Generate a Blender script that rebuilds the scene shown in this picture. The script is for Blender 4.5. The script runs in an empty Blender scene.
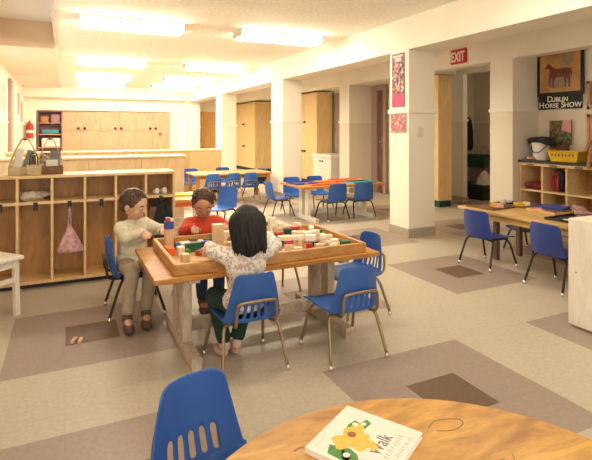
import bpy, bmesh, math, random
from mathutils import Vector, Matrix, noise
random.seed(7)
S = bpy.context.scene
COL = S.collection
PI = math.pi
D = bpy.data

# ---------------------------------------------------------------- materials
def newmat(name):
    m = D.materials.new(name); m.use_nodes = True
    nt = m.node_tree; b = nt.nodes['Principled BSDF']
    return m, nt, b

def plain(name, col, rough=0.6, var=0.06, scale=12.0, metal=0.0, bump=0.0, spec=0.5, emis=None):
    m, nt, b = newmat(name)
    tc = nt.nodes.new('ShaderNodeTexCoord')
    n = nt.nodes.new('ShaderNodeTexNoise'); n.inputs['Scale'].default_value = scale; n.inputs['Detail'].default_value = 4
    r = nt.nodes.new('ShaderNodeValToRGB')
    r.color_ramp.elements[0].position = 0.3; r.color_ramp.elements[1].position = 0.7
    lo = [max(0, c*(1-var)) for c in col]; hi = [min(1, c*(1+var)) for c in col]
    r.color_ramp.elements[0].color = (*lo, 1); r.color_ramp.elements[1].color = (*hi, 1)
    nt.links.new(tc.outputs['Object'], n.inputs['Vector'])
    nt.links.new(n.outputs['Fac'], r.inputs['Fac'])
    nt.links.new(r.outputs['Color'], b.inputs['Base Color'])
    b.inputs['Roughness'].default_value = rough; b.inputs['Metallic'].default_value = metal
    b.inputs['Specular IOR Level'].default_value = spec
    if bump:
        bp = nt.nodes.new('ShaderNodeBump'); bp.inputs['Strength'].default_value = bump; bp.inputs['Distance'].default_value = 0.004
        nt.links.new(n.outputs['Fac'], bp.inputs['Height']); nt.links.new(bp.outputs['Normal'], b.inputs['Normal'])
    if emis:
        b.inputs['Emission Color'].default_value = (*emis[0], 1); b.inputs['Emission Strength'].default_value = emis[1]
    return m

def wood(name, c1, c2, stretch=(1, 1, 1), scale=6.0, rough=0.45, spec=0.5):
    m, nt, b = newmat(name)
    tc = nt.nodes.new('ShaderNodeTexCoord'); mp = nt.nodes.new('ShaderNodeMapping')
    mp.inputs['Scale'].default_value = stretch
    n1 = nt.nodes.new('ShaderNodeTexNoise'); n1.inputs['Scale'].default_value = scale; n1.inputs['Detail'].default_value = 6; n1.inputs['Distortion'].default_value = 1.2
    n2 = nt.nodes.new('ShaderNodeTexNoise'); n2.inputs['Scale'].default_value = scale*6; n2.inputs['Detail'].default_value = 3
    mx = nt.nodes.new('ShaderNodeMath'); mx.operation = 'MULTIPLY_ADD'; mx.inputs[1].default_value = 0.35
    r = nt.nodes.new('ShaderNodeValToRGB')
    r.color_ramp.elements[0].position = 0.45; r.color_ramp.elements[1].position = 0.88
    r.color_ramp.elements[0].color = (*c1, 1); r.color_ramp.elements[1].color = (*c2, 1)
    L = nt.links.new
    L(tc.outputs['Object'], mp.inputs['Vector']); L(mp.outputs['Vector'], n1.inputs['Vector']); L(mp.outputs['Vector'], n2.inputs['Vector'])
    L(n2.outputs['Fac'], mx.inputs[0]); L(n1.outputs['Fac'], mx.inputs[2]); L(mx.outputs[0], r.inputs['Fac'])
    L(r.outputs['Color'], b.inputs['Base Color'])
    b.inputs['Roughness'].default_value = rough; b.inputs['Specular IOR Level'].default_value = spec
    return m

def voro(name, cols, scale, rough=0.7, bg=None):
    """multicoloured cells: printed fabric, poster pictures"""
    m, nt, b = newmat(name)
    tc = nt.nodes.new('ShaderNodeTexCoord')
    v = nt.nodes.new('ShaderNodeTexVoronoi'); v.inputs['Scale'].default_value = scale
    sx = nt.nodes.new('ShaderNodeSeparateColor')
    r = nt.nodes.new('ShaderNodeValToRGB'); r.color_ramp.interpolation = 'CONSTANT'
    e = r.color_ramp.elements
    e[0].color = (*cols[0], 1); e[1].position = 1/len(cols); e[1].color = (*cols[1], 1)
    for i in range(2, len(cols)):
        q = e.new(i/len(cols)); q.color = (*cols[i], 1)
    L = nt.links.new
    L(tc.outputs['Object'], v.inputs['Vector']); L(v.outputs['Color'], sx.inputs[0]); L(sx.outputs[0], r.inputs['Fac'])
    L(r.outputs['Color'], b.inputs['Base Color']); b.inputs['Roughness'].default_value = rough
    return m

def tilemat(name, col, var=0.10):
    """lino tile: fine speckle plus thin seams every 0.3048 m"""
    m, nt, b = newmat(name); L = nt.links.new; N = nt.nodes.new
    geo = N('ShaderNodeNewGeometry')
    n = N('ShaderNodeTexNoise'); n.inputs['Scale'].default_value = 42; n.inputs['Detail'].default_value = 8; n.inputs['Roughness'].default_value = 0.75
    n2 = N('ShaderNodeTexNoise'); n2.inputs['Scale'].default_value = 1.1; n2.inputs['Detail'].default_value = 3
    L(geo.outputs['Position'], n.inputs['Vector']); L(geo.outputs['Position'], n2.inputs['Vector'])
    r = N('ShaderNodeValToRGB'); r.color_ramp.elements[0].position = 0.32; r.color_ramp.elements[1].position = 0.68
    r.color_ramp.elements[0].color = (*[c*(1-var*1.6) for c in col], 1); r.color_ramp.elements[1].color = (*[min(1, c*(1+var)) for c in col], 1)
    L(n.outputs['Fac'], r.inputs['Fac'])
    sep = N('ShaderNodeSeparateXYZ'); L(geo.outputs['Position'], sep.inputs[0])
    outs = []
    for ax, off in (('X', -0.3056), ('Y', 3.756)):
        a = N('ShaderNodeMath'); a.operation = 'SUBTRACT'; a.inputs[1].default_value = off - 30*0.3048; L(sep.outputs[ax], a.inputs[0])
        d = N('ShaderNodeMath'); d.operation = 'DIVIDE'; d.inputs[1].default_value = 0.3048*3 if False else 0.3048; L(a.outputs[0], d.inputs[0])
        f = N('ShaderNodeMath'); f.operation = 'FRACT'; L(d.outputs[0], f.inputs[0])
        p = N('ShaderNodeMath'); p.operation = 'PINGPONG'; p.inputs[1].default_value = 0.5; L(f.outputs[0], p.inputs[0])
        l = N('ShaderNodeMath'); l.operation = 'LESS_THAN'; l.inputs[1].default_value = 0.006; L(p.outputs[0], l.inputs[0])
        outs.append(l)
    mx = N('ShaderNodeMath'); mx.operation = 'MAXIMUM'; L(outs[0].outputs[0], mx.inputs[0]); L(outs[1].outputs[0], mx.inputs[1])
    sc = N('ShaderNodeMath'); sc.operation = 'MULTIPLY'; sc.inputs[1].default_value = 0.10; L(mx.outputs[0], sc.inputs[0])
    mc = N('ShaderNodeMix'); mc.data_type = 'RGBA'; mc.inputs['B'].default_value = (0.06, 0.05, 0.04, 1)
    L(sc.outputs[0], mc.inputs['Factor']); L(r.outputs['Color'], mc.inputs['A'])
    # broad wear
    m2 = N('ShaderNodeMix'); m2.data_type = 'RGBA'; m2.blend_type = 'MULTIPLY'; m2.inputs['Factor'].default_value = 0.25
    L(mc.outputs['Result'], m2.inputs['A']); L(n2.outputs['Color'], m2.inputs['B'])
    hs = N('ShaderNodeRGBToBW'); L(n2.outputs['Color'], hs.inputs[0]); L(hs.outputs[0], m2.inputs['B'])
    L(m2.outputs['Result'], b.inputs['Base Color'])
    b.inputs['Roughness'].default_value = 0.42; b.inputs['Specular IOR Level'].default_value = 0.35
    return m

M = {}
M['wall'] = plain('cream_wall_paint', (0.88, 0.82, 0.70), 0.75, 0.03, 2.0)
M['wall_low'] = plain('beige_wall_paint', (0.78, 0.69, 0.56), 0.7, 0.03, 2.0)
M['ceiling'] = plain('acoustic_ceiling', (0.93, 0.89, 0.80), 0.9, 0.09, 26.0)
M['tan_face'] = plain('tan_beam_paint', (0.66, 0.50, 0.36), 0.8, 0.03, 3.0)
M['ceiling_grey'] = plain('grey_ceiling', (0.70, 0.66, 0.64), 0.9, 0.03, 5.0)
M['rail'] = plain('white_rail', (0.88, 0.83, 0.72), 0.5, 0.02)
M['base'] = plain('taupe_baseboard', (0.42, 0.35, 0.26), 0.6, 0.05)
M['dark_door'] = wood('dark_door_wood', (0.13, 0.07, 0.05), (0.22, 0.12, 0.09), (6, 6, 1), 4)
M['taupe'] = plain('taupe_frame', (0.42, 0.29, 0.24), 0.6, 0.05)
M['door_wood'] = wood('orange_door_wood', (0.55, 0.28, 0.08), (0.72, 0.42, 0.15), (8, 8, 1), 3)
M['birch'] = wood('birch_ply', (0.62, 0.37, 0.14), (0.78, 0.53, 0.25), (5, 5, 1), 3)
M['birch_pale'] = wood('pale_birch', (0.78, 0.58, 0.32), (0.90, 0.72, 0.46), (5, 5, 1), 3)
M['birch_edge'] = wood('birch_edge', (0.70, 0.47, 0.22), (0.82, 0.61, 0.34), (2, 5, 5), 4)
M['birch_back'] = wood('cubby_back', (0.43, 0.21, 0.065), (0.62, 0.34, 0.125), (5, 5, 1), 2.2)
M['pink_wood'] = wood('pinkish_cupboard_wood', (0.50, 0.28, 0.16), (0.62, 0.38, 0.23), (6, 6, 1), 3)
M['cup_wood'] = wood('yellow_cupboard_wood', (0.72, 0.50, 0.22), (0.84, 0.62, 0.32), (6, 6, 1), 3)
M['oak'] = wood('orange_table_wood', (0.38, 0.145, 0.027), (0.59, 0.27, 0.058), (1, 7, 7), 2.4, 0.35)
M['oak_round'] = wood('golden_round_table', (0.37, 0.155, 0.025), (0.72, 0.385, 0.085), (1.5, 5, 5), 2.6, 0.42)
M['traywood'] = wood('tray_wood', (0.40, 0.17, 0.04), (0.60, 0.31, 0.09), (3, 3, 8), 3, 0.4)
M['traybed'] = wood('tray_bed', (0.48, 0.24, 0.08), (0.68, 0.42, 0.18), (3, 8, 3), 3, 0.5)
M['whitewash'] = wood('whitewashed_timber', (0.42, 0.32, 0.23), (0.70, 0.60, 0.48), (3, 3, 1), 7, 0.6)
M['white_paint'] = plain('white_paint', (0.82, 0.76, 0.66), 0.5, 0.05, 9)
M['white_chair'] = wood('white_painted_wood', (0.74, 0.66, 0.54), (0.86, 0.80, 0.70), (4, 4, 1), 5, 0.5)
M['table_yel'] = wood('yellow_table_wood', (0.50, 0.29, 0.085), (0.68, 0.45, 0.18), (7, 1, 7), 2.6, 0.4)
M['blue'] = plain('blue_plastic', (0.035, 0.115, 0.40), 0.42, 0.05, 6, spec=0.4)
M['blue_deep'] = plain('deep_blue_plastic', (0.020, 0.050, 0.27), 0.38, 0.05, 6)
M['bronze'] = plain('bronze_tube', (0.33, 0.24, 0.14), 0.35, 0.06, 8, metal=0.75)
M['dark_tube'] = plain('dark_tube', (0.035, 0.03, 0.028), 0.4, 0.1, 8, metal=0.4)
M['chrome'] = plain('chrome_glide', (0.75, 0.70, 0.62), 0.25, 0.04, 8, metal=0.9)
M['black'] = plain('black_plastic', (0.018, 0.018, 0.02), 0.5, 0.1, 8)
M['black_cloth'] = plain('black_cloth', (0.022, 0.022, 0.03), 0.9, 0.25, 30, bump=0.4)
M['darkgreen'] = plain('dark_green', (0.012, 0.055, 0.045), 0.6, 0.15, 10)
M['white_plastic'] = plain('white_plastic', (0.82, 0.78, 0.70), 0.4, 0.03, 8)
M['paper'] = plain('paper', (0.86, 0.83, 0.74), 0.7, 0.03, 10)
M['paper_grey'] = plain('grey_paper', (0.52, 0.50, 0.46), 0.7, 0.08, 20)
M['yellow'] = plain('yellow_plastic', (0.80, 0.50, 0.02), 0.4, 0.05, 8)
M['flower'] = plain('print_yellow', (0.85, 0.53, 0.08), 0.6, 0.12, 60)
M['leafgreen'] = plain('print_green', (0.09, 0.27, 0.05), 0.6, 0.25, 60)
M['brownprint'] = plain('print_brown', (0.33, 0.12, 0.03), 0.6, 0.1, 40)
M['ink'] = plain('ink', (0.06, 0.055, 0.05), 0.7, 0.1, 40)
M['red'] = plain('red_paint', (0.50, 0.045, 0.03), 0.45, 0.08, 10)
M['dkred'] = plain('dark_red_cloth', (0.22, 0.025, 0.03), 0.85, 0.3, 30, bump=0.4)
M['orange'] = plain('orange_red', (0.75, 0.16, 0.04), 0.55, 0.06, 10)
M['teal'] = plain('teal', (0.06, 0.26, 0.30), 0.55, 0.08, 10)
M['bluepaint'] = plain('blue_paint', (0.03, 0.06, 0.30), 0.5, 0.08, 10)
M['greenpaint'] = plain('green_paint', (0.02, 0.14, 0.06), 0.5, 0.08, 10)
M['pinkpaint'] = plain('pink_paint', (0.72, 0.33, 0.30), 0.6, 0.08, 10)
M['mauve'] = plain('mauve_cloth', (0.36, 0.20, 0.22), 0.8, 0.2, 20)
M['block'] = wood('natural_block', (0.66, 0.47, 0.25), (0.86, 0.70, 0.46), (4, 4, 2), 8, 0.55)
M['block_pale'] = wood('pale_block', (0.80, 0.68, 0.48), (0.92, 0.83, 0.66), (4, 4, 2), 8, 0.55)
M['block_pink'] = wood('pinkish_block', (0.62, 0.35, 0.20), (0.76, 0.50, 0.32), (4, 4, 1), 8, 0.55)
M['exit_red'] = plain('exit_red', (0.55, 0.03, 0.03), 0.5, 0.03)
M['horse_tan'] = plain('poster_tan', (0.56, 0.30, 0.11), 0.7, 0.22, 7)
M['horse_coat'] = plain('poster_brown', (0.21, 0.055, 0.035), 0.7, 0.35, 35)
M['horse_shade'] = plain('poster_grey', (0.36, 0.27, 0.17), 0.7, 0.2, 20)
M['poster_black'] = plain('poster_black', (0.014, 0.016, 0.016), 0.6, 0.1)
M['magenta'] = plain('magenta_print', (0.52, 0.06, 0.16), 0.6, 0.12, 14)
M['purple_pic'] = voro('purple_poster_picture', [(0.10, 0.04, 0.08), (0.22, 0.08, 0.16), (0.52, 0.30, 0.12), (0.16, 0.14, 0.06), (0.55, 0.16, 0.20), (0.14, 0.06, 0.12), (0.60, 0.48, 0.40)], 38)
M['purple'] = plain('purple_print', (0.26, 0.08, 0.17), 0.6, 0.2, 20)
M['pink_pic'] = voro('pink_poster_picture', [(0.50, 0.14, 0.22), (0.62, 0.26, 0.32), (0.40, 0.10, 0.14), (0.66, 0.40, 0.40), (0.45, 0.22, 0.10)], 34)
M['foliage_pic'] = voro('foliage_picture', [(0.05, 0.07, 0.02), (0.14, 0.13, 0.04), (0.26, 0.12, 0.07), (0.09, 0.06, 0.03), (0.20, 0.22, 0.10)], 42)
M['skin'] = plain('skin', (0.62, 0.36, 0.24), 0.5, 0.05, 20)
M['skin_dark'] = plain('tan_skin', (0.50, 0.24, 0.14), 0.5, 0.05, 20)
M['lip'] = plain('lip', (0.48, 0.17, 0.14), 0.5, 0.05, 20)
M['eye'] = plain('eye_dark', (0.03, 0.02, 0.015), 0.2, 0.05, 20)
M['hair'] = plain('black_hair', (0.009, 0.007, 0.006), 0.7, 0.4, 60)
M['hair_brown'] = plain('brown_hair', (0.075, 0.035, 0.02), 0.5, 0.35, 60)
M['floral'] = voro('floral_blouse', [(0.80, 0.72, 0.62), (0.74, 0.64, 0.55), (0.84, 0.78, 0.70), (0.55, 0.38, 0.36), (0.78, 0.70, 0.60), (0.48, 0.42, 0.42), (0.82, 0.74, 0.66)], 85, 0.85)
M['knit'] = plain('cream_knit', (0.66, 0.60, 0.46), 0.9, 0.10, 40, bump=0.3)
M['redshirt'] = plain('red_shirt', (0.60, 0.06, 0.025), 0.85, 0.08, 12)
M['khaki'] = plain('khaki_cloth', (0.38, 0.30, 0.21), 0.9, 0.1, 25)
M['greenpants'] = plain('dark_green_cloth', (0.012, 0.040, 0.030), 0.9, 0.15, 25)
M['bluepants'] = plain('navy_cloth', (0.03, 0.05, 0.12), 0.9, 0.15, 25)
M['brownshoe'] = plain('brown_shoe', (0.11, 0.06, 0.04), 0.6, 0.1, 20)
M['pinkshoe'] = plain('pink_shoe', (0.62, 0.42, 0.38), 0.6, 0.1, 20)
M['pinkbag'] = plain('pink_plastic_bag', (0.60, 0.34, 0.35), 0.35, 0.42, 30, bump=0.5)
M['greycloth'] = plain('grey_white_cloth', (0.62, 0.55, 0.45), 0.85, 0.22, 30, bump=0.5)
M['tanbag'] = plain('tan_canvas', (0.56, 0.42, 0.26), 0.85, 0.14, 30)
M['pattern_strap'] = voro('patterned_band', [(0.50, 0.36, 0.20), (0.25, 0.14, 0.08), (0.62, 0.52, 0.36), (0.36, 0.28, 0.16)], 60)
M['brown'] = plain('brown_cloth', (0.20, 0.10, 0.06), 0.85, 0.2, 20)
M['brown_toy'] = plain('brown_plush', (0.42, 0.20, 0.10), 0.9, 0.25, 40, bump=0.4)
M['bookgrey'] = plain('book_cover_grey', (0.25, 0.24, 0.27), 0.6, 0.2, 20)
M['lamp'] = plain('lamp_diffuser', (0.9, 0.86, 0.75), 0.5, 0.01, 3, emis=((1.0, 0.88, 0.68), 17.0))
M['lamp_fill_room'] = plain('room_fill_diffuser', (0.9, 0.86, 0.75), 0.5, 0.01, 3, emis=((1.0, 0.80, 0.58), 14.0))  # glow of the unseen lamp added to brighten the side room
M['lamp_metal'] = plain('lamp_housing', (0.60, 0.52, 0.40), 0.5, 0.03)
M['t_beige'] = tilemat('beige_tile', (0.60, 0.525, 0.41))
M['t_mauve'] = tilemat('mauve_tile', (0.405, 0.315, 0.265))
M['t_brown'] = tilemat('brown_tile', (0.185, 0.120, 0.078))

# ---------------------------------------------------------------- mesh helpers
def catmull(pts, n=6):
    P = [Vector(p) for p in pts]
    if len(P) < 3: return P
    out = []
    for i in range(len(P)-1):
        p0 = P[i-1] if i else P[0]*2-P[1]
        p1, p2 = P[i], P[i+1]
        p3 = P[i+2] if i+2 < len(P) else P[-1]*2-P[-2]
        for k in range(n):
            t = k/n
            out.append(0.5*((2*p1)+(p2-p0)*t+(2*p0-5*p1+4*p2-p3)*t*t+(3*p1-p0-3*p2+p3)*t**3))
    out.append(P[-1]); return out

class MB:
    def __init__(s): s.bm = bmesh.new(); s.mi = 0
    def _tag(s, faces):
        for f in faces: f.material_index = s.mi
    def box(s, x0, x1, y0, y1, z0, z1, mat=None, skip=()):
        c = [(x, y, z) for x in (x0, x1) for y in (y0, y1) for z in (z0, z1)]
        if mat is not None: c = [mat @ Vector(q) for q in c]
        v = [s.bm.verts.new(q) for q in c]
        F = [(0, 1, 3, 2), (4, 6, 7, 5), (0, 4, 5, 1), (2, 3, 7, 6), (0, 2, 6, 4), (1, 5, 7, 3)]
        s._tag([s.bm.faces.new([v[i] for i in f]) for k, f in enumerate(F) if k not in skip])
        return s
    def bar(s, p0, p1, w, h, up=(0, 0, 1)):
        p0, p1 = Vector(p0), Vector(p1); d = (p1-p0); L = d.length; d.normalize()
        u = Vector(up); r = d.cross(u)
        if r.length < 1e-4: r = d.cross(Vector((1, 0, 0)))
        r.normalize(); u = r.cross(d)
        mt = Matrix(((r.x, d.x, u.x, p0.x), (r.y, d.y, u.y, p0.y), (r.z, d.z, u.z, p0.z), (0, 0, 0, 1)))
        return s.box(-w/2, w/2, 0, L, -h/2, h/2, mt)
    def ring(s, rings, closed_ends=True, closed=True):
        R = [[s.bm.verts.new(p) for p in r] for r in rings]; fs = []
        n = len(R[0])
        for a, b in zip(R, R[1:]):
            for i in range(n if closed else n-1):
                j = (i+1) % n
                fs.append(s.bm.faces.new((a[i], a[j], b[j], b[i])))
        if closed_ends:
            fs.append(s.bm.faces.new(list(reversed(R[0])))); fs.append(s.bm.faces.new(R[-1]))
        s._tag(fs); return s
    def tube(s, pts, r, n=8, smooth=6):
        P = catmull(pts, smooth) if smooth > 1 else [Vector(p) for p in pts]
        rr = r if callable(r) else (lambda t: r)
        rings = []; prev = None
        for i, p in enumerate(P):
            d = (P[min(i+1, len(P)-1)]-P[max(i-1, 0)]).normalized()
            if prev is None:
                a = Vector((0, 0, 1)) if abs(d.z) < 0.9 else Vector((1, 0, 0))
                prev = d.cross(a).normalized()
            u = (prev - d*prev.dot(d)).normalized(); w = d.cross(u); prev = u
            R = rr(i/(len(P)-1))
            rings.append([p+(u*math.cos(2*PI*k/n)+w*math.sin(2*PI*k/n))*R for k in range(n)])
        return s.ring(rings)
    def cyl(s, p0, p1, r0, r1=None, n=16):
        r1 = r0 if r1 is None else r1
        return s.tube([p0, p1], lambda t: r0+(r1-r0)*t, n, 1)
    def lathe(s, prof, c=(0, 0, 0), n=24, sx=1, sy=1):
        rings = [[(c[0]+r*sx*math.cos(2*PI*k/n), c[1]+r*sy*math.sin(2*PI*k/n), c[2]+z) for k in range(n)] for r, z in prof]
        return s.ring(rings)
    def prism(s, pts, mt, h):
        """2-D outline extruded by h along local z of matrix mt"""
        a = [s.bm.verts.new(mt @ Vector((x, y, 0))) for x, y in pts]
        b = [s.bm.verts.new(mt @ Vector((x, y, h))) for x, y in pts]
        fs = [s.bm.faces.new(list(reversed(a))), s.bm.faces.new(b)]
        n = len(a)
        for i in range(n): fs.append(s.bm.faces.new((a[i], a[(i+1) % n], b[(i+1) % n], b[i])))
        s._tag(fs); return s
    def ell(s, c, r, rot=None, seg=16, rings=10, jit=0.0, jf=8.0):
        mt = Matrix.Translation(c)
        if rot is not None: mt = mt @ rot
        mt = mt @ Matrix.Diagonal((*r, 1))
        q = bmesh.ops.create_uvsphere(s.bm, u_segments=seg, v_segments=rings, radius=1, matrix=mt)
        if jit:
            cc = Vector(c)
            for v in q['verts']:
                v.co += (v.co-cc)*noise.noise(v.co*jf)*jit
        for v in q['verts']:
            for f in v.link_faces: f.material_index = s.mi
        return s
    def capsule(s, p0, p1, r0, r1, n=12):
        p0, p1 = Vector(p0), Vector(p1)
        s.ell(p0, (r0,)*3, seg=n, rings=8); s.ell(p1, (r1,)*3, seg=n, rings=8)
        return s.cyl(p0, p1, r0, r1, n)
    def build(s, name, mat, parent=None, bevel=0.0, smooth=False, seg=2):
        bmesh.ops.recalc_face_normals(s.bm, faces=s.bm.faces)
        me = D.meshes.new(name); s.bm.to_mesh(me); s.bm.free()
        for m in (mat if isinstance(mat, (list, tuple)) else [mat]): me.materials.append(m)
        if smooth:
            for p in me.polygons: p.use_smooth = True
        o = D.objects.new(name, me); COL.objects.link(o)
        if parent is not None: o.parent = parent
        if bevel:
            b = o.modifiers.new('bevel', 'BEVEL'); b.width = bevel; b.segments = seg; b.limit_method = 'ANGLE'
        return o

def tag(o, label, cat, group=None):
    o['label'] = label; o['category'] = cat
    if group: o['group'] = group
    return o
def thing(name, label, cat, loc=(0, 0, 0), rz=0.0, group=None):
    o = D.objects.new(name, None); COL.objects.link(o); o.empty_display_size = 0.1
    o.location = loc; o.rotation_euler = (0, 0, rz)
    return tag(o, label, cat, group)
def struct(o): o['kind'] = 'structure'; return o
def dup(root, loc, rz, label, group=None, cat=None):
    r = root.copy(); COL.objects.link(r); r.location = loc; r.rotation_euler = (0, 0, rz)
    r['label'] = label
    if cat: r['category'] = cat
    if group: r['group'] = group
    for ch in list(root.children):
        c = ch.copy(); COL.objects.link(c); c.parent = r
        for g in list(ch.children):
            d = g.copy(); COL.objects.link(d); d.parent = c
    return r

def text_mesh(body, size, mat, name, parent, mt, ext=0.0008, align='CENTER', sx=1.0, bold=0.0):
    cu = D.curves.new(name, 'FONT'); cu.body = body; cu.size = size; cu.extrude = ext; cu.align_x = align; cu.offset = bold
    t = D.objects.new(name+'_tmp', cu); COL.objects.link(t)
    bpy.context.view_layer.update()
    dg = bpy.context.evaluated_depsgraph_get()
    me = D.meshes.new_from_object(t.evaluated_get(dg)); me.name = name
    D.objects.remove(t)
    me.transform(mt @ Matrix.Diagonal((sx, 1, 1, 1)))
    me.materials.clear(); me.materials.append(mat)
    o = D.objects.new(name, me); COL.objects.link(o); o.parent = parent
    return o
def on_wall_mx(x, y, z):
    """local x -> -Y, local y -> +Z, local z -> -X : a sheet on a wall facing -X"""
    return Matrix(((0, 0, -1, x), (-1, 0, 0, y), (0, 1, 0, z), (0, 0, 0, 1)))
def on_front_mx(x, y, z):
    """sheet on a wall facing -Y"""
    return Matrix(((1, 0, 0, x), (0, 0, -1, y), (0, 1, 0, z), (0, 0, 0, 1)))
def wrinkle(o, amt, freq, sub=0):
    for v in o.data.vertices:
        n = noise.noise_vector(v.co*freq)
        v.co += n*amt
    return o

# ---------------------------------------------------------------- camera
cam_d = D.cameras.new('camera'); cam = D.objects.new('camera', cam_d); COL.objects.link(cam)
cam.location = (0, 0, 1.2635); cam.rotation_euler = (PI/2, 0, -0.445117)
cam_d.sensor_width = 36; cam_d.lens = 483.2/592*36; cam_d.shift_y = -(230-131.16)/592; cam_d.clip_start = 0.05
S.camera = cam
S.view_settings.view_transform = 'Standard'; S.view_settings.look = 'None'; S.view_settings.gamma = 1.0
S.view_settings.use_curve_mapping = False
S.view_settings.exposure = 0.0

M['scratch'] = plain('worn_varnish', (0.34, 0.17, 0.05), 0.6, 0.15, 30)
M['ink_grey'] = plain('grey_ink', (0.20, 0.19, 0.17), 0.7, 0.1, 40)
M['pale_teal'] = plain('pale_green_print', (0.38, 0.52, 0.47), 0.6, 0.2, 8)
M['lamp_fill_near'] = plain('near_fill_diffuser', (0.9, 0.86, 0.75), 0.5, 0.01, 3, emis=((1.0, 0.88, 0.70), 6.0))  # weaker glow for the unseen lamps added over the near tables
# ================================================================ SETTING
T = 0.3048; AX, AY = -0.3056, 3.756
m = MB(); vs = {}
def fv(i, j):
    if (i, j) not in vs: vs[(i, j)] = m.bm.verts.new((AX+i*T, AY+j*T, 0))
    return vs[(i, j)]
for i in range(-8, 28):
    for j in range(-18, 44):
        f = m.bm.faces.new((fv(i, j), fv(i+1, j), fv(i+1, j+1), fv(i, j+1)))
        a, b = i % 5, j % 5          # mauve three-by-three squares with a brown centre tile, every five tiles
        if a < 3 and b in (2, 3, 4): f.material_index = 2 if (a == 1 and b == 3) else 1
floor = struct(m.build('floor', [M['t_beige'], M['t_mauve'], M['t_brown']]))

YN, YF = -1.2, 16.45        # open side behind the camera ... far wall
WALL = [M['wall'], M['wall_low'], M['rail'], M['base']]
RZ = 1.485
def wall_box(m, x0, x1, y0, y1, z1, base=True, RZ=1.455):
    m.mi = 1; m.box(x0, x1, y0, y1, 0, RZ)
    m.mi = 0; m.box(x0, x1, y0, y1, RZ, z1)
    m.mi = 2; m.box(x0-.018, x1+.018, y0-.018, y1+.018, RZ-.02, RZ+.02)
    if base:
        m.mi = 3; m.box(x0-.012, x1+.012, y0-.012, y1+.012, 0, 0.10)

# ceilings
m = MB(); m.box(-0.13, 8.4, YN, 17.1, 2.62, 2.70)
struct(m.build('ceiling', M['ceiling']))
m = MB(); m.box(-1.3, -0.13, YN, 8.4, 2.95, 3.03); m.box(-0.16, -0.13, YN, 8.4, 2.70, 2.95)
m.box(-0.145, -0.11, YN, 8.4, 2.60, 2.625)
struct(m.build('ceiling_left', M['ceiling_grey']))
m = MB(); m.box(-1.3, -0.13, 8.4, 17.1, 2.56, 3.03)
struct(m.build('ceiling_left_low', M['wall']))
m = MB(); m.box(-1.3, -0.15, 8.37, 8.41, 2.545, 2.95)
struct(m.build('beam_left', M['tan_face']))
m = MB(); m.box(2.6, 8.4, YN-.12, YN, 0, 2.62)  # unseen wall added to keep light from behind off the alcove
struct(m.build('wall_light_block', M['wall']))
# left wall
m = MB()
wall_box(m, -1.3, -1.12, YN, 4.9, 3.0); wall_box(m, -1.3, -1.12, 9.9, 17.1, 3.0)
m.mi = 1; m.box(-1.3, -1.12, 4.9, 9.9, 0, .80); m.mi = 0; m.box(-1.3, -1.12, 4.9, 9.9, 2.40, 3.0)  # leaves an unseen opening, added to let more daylight in
struct(m.build('wall_left', WALL))
m = MB()
for y in (4.9, 6.55, 8.2, 9.85): m.box(-1.26, -1.18, y, y+.05, .80, 2.40)
m.box(-1.26, -1.18, 4.9, 9.9, .80, .85); m.box(-1.26, -1.18, 4.9, 9.9, 2.35, 2.40); m.box(-1.30, -1.06, 4.88, 9.92, .775, .80)
struct(m.build('window_added_1', M['white_paint']))  # frame of the added out-of-view opening that brightens the room
m = MB(); m.box(-1.12, -1.06, 12.05, 12.25, 0, 2.40); m.box(-1.12, -1.08, 12.25, 12.75, 0, 2.40)
struct(m.build('trim_1', M['taupe']))
# far wall with the recess of the cupboards
m = MB(); W = M['wall']
m.box(-1.12, 8.4, YF, YF+.12, 1.93, 2.62)
m.mi = 0; m.box(-1.12, -0.80, YF, YF+.12, 0, 1.93); m.box(3.42, 4.17, YF, YF+.12, 0, 1.93)
m.mi = 1; m.box(3.16, 3.42, YF+.02, YF+.12, 0, 1.93); m.mi = 0
m.box(4.73, 8.4, YF, YF+.12, 0, 1.93)
m.box(-1.12, 4.1, 17.0, 17.1, 0, 2.0)
m.box(-.8, 3.4, YF, 17.0, 1.90, 1.94)
struct(m.build('wall_back', WALL))
m = MB(); m.box(-1.12, 3.67, 16.05, YF, 2.28, 2.62)
struct(m.build('beam_back', M['wall']))
m = MB(); m.box(4.17, 4.73, YF+.01, YF+.06, 0.0, 1.955)
dd = struct(m.build('door_1', M['door_wood']))
m = MB(); m.cyl((4.24, YF+.01, .95), (4.24, YF-.04, .95), .022); m.build('door_knob', M['chrome'], dd)
# beam over the columns
m = MB(); m.box(3.67, 4.08, YN, YF, 2.235, 2.62)
struct(m.build('beam_right', M['wall']))
for k, (y0, y1) in enumerate(((4.59, 4.96), (8.27, 8.83), (12.16, 12.70), (15.95, 16.45))):
    m = MB(); x1 = 4.06; RZ = (1.50, 1.44, 1.41, 1.40)[k]
    m.mi = 0; m.box(3.67, x1, y0, y1, 0, 2.235)
    m.mi = 2; m.box(3.65, x1+.02, y0-.02, y1+.02, RZ-.02, RZ+.025)
    m.mi = 3; m.box(3.658, x1+.012, y0-.012, y1+.012, 0, 0.105)
    struct(m.build('column_%d' % (k+1), WALL))
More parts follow.
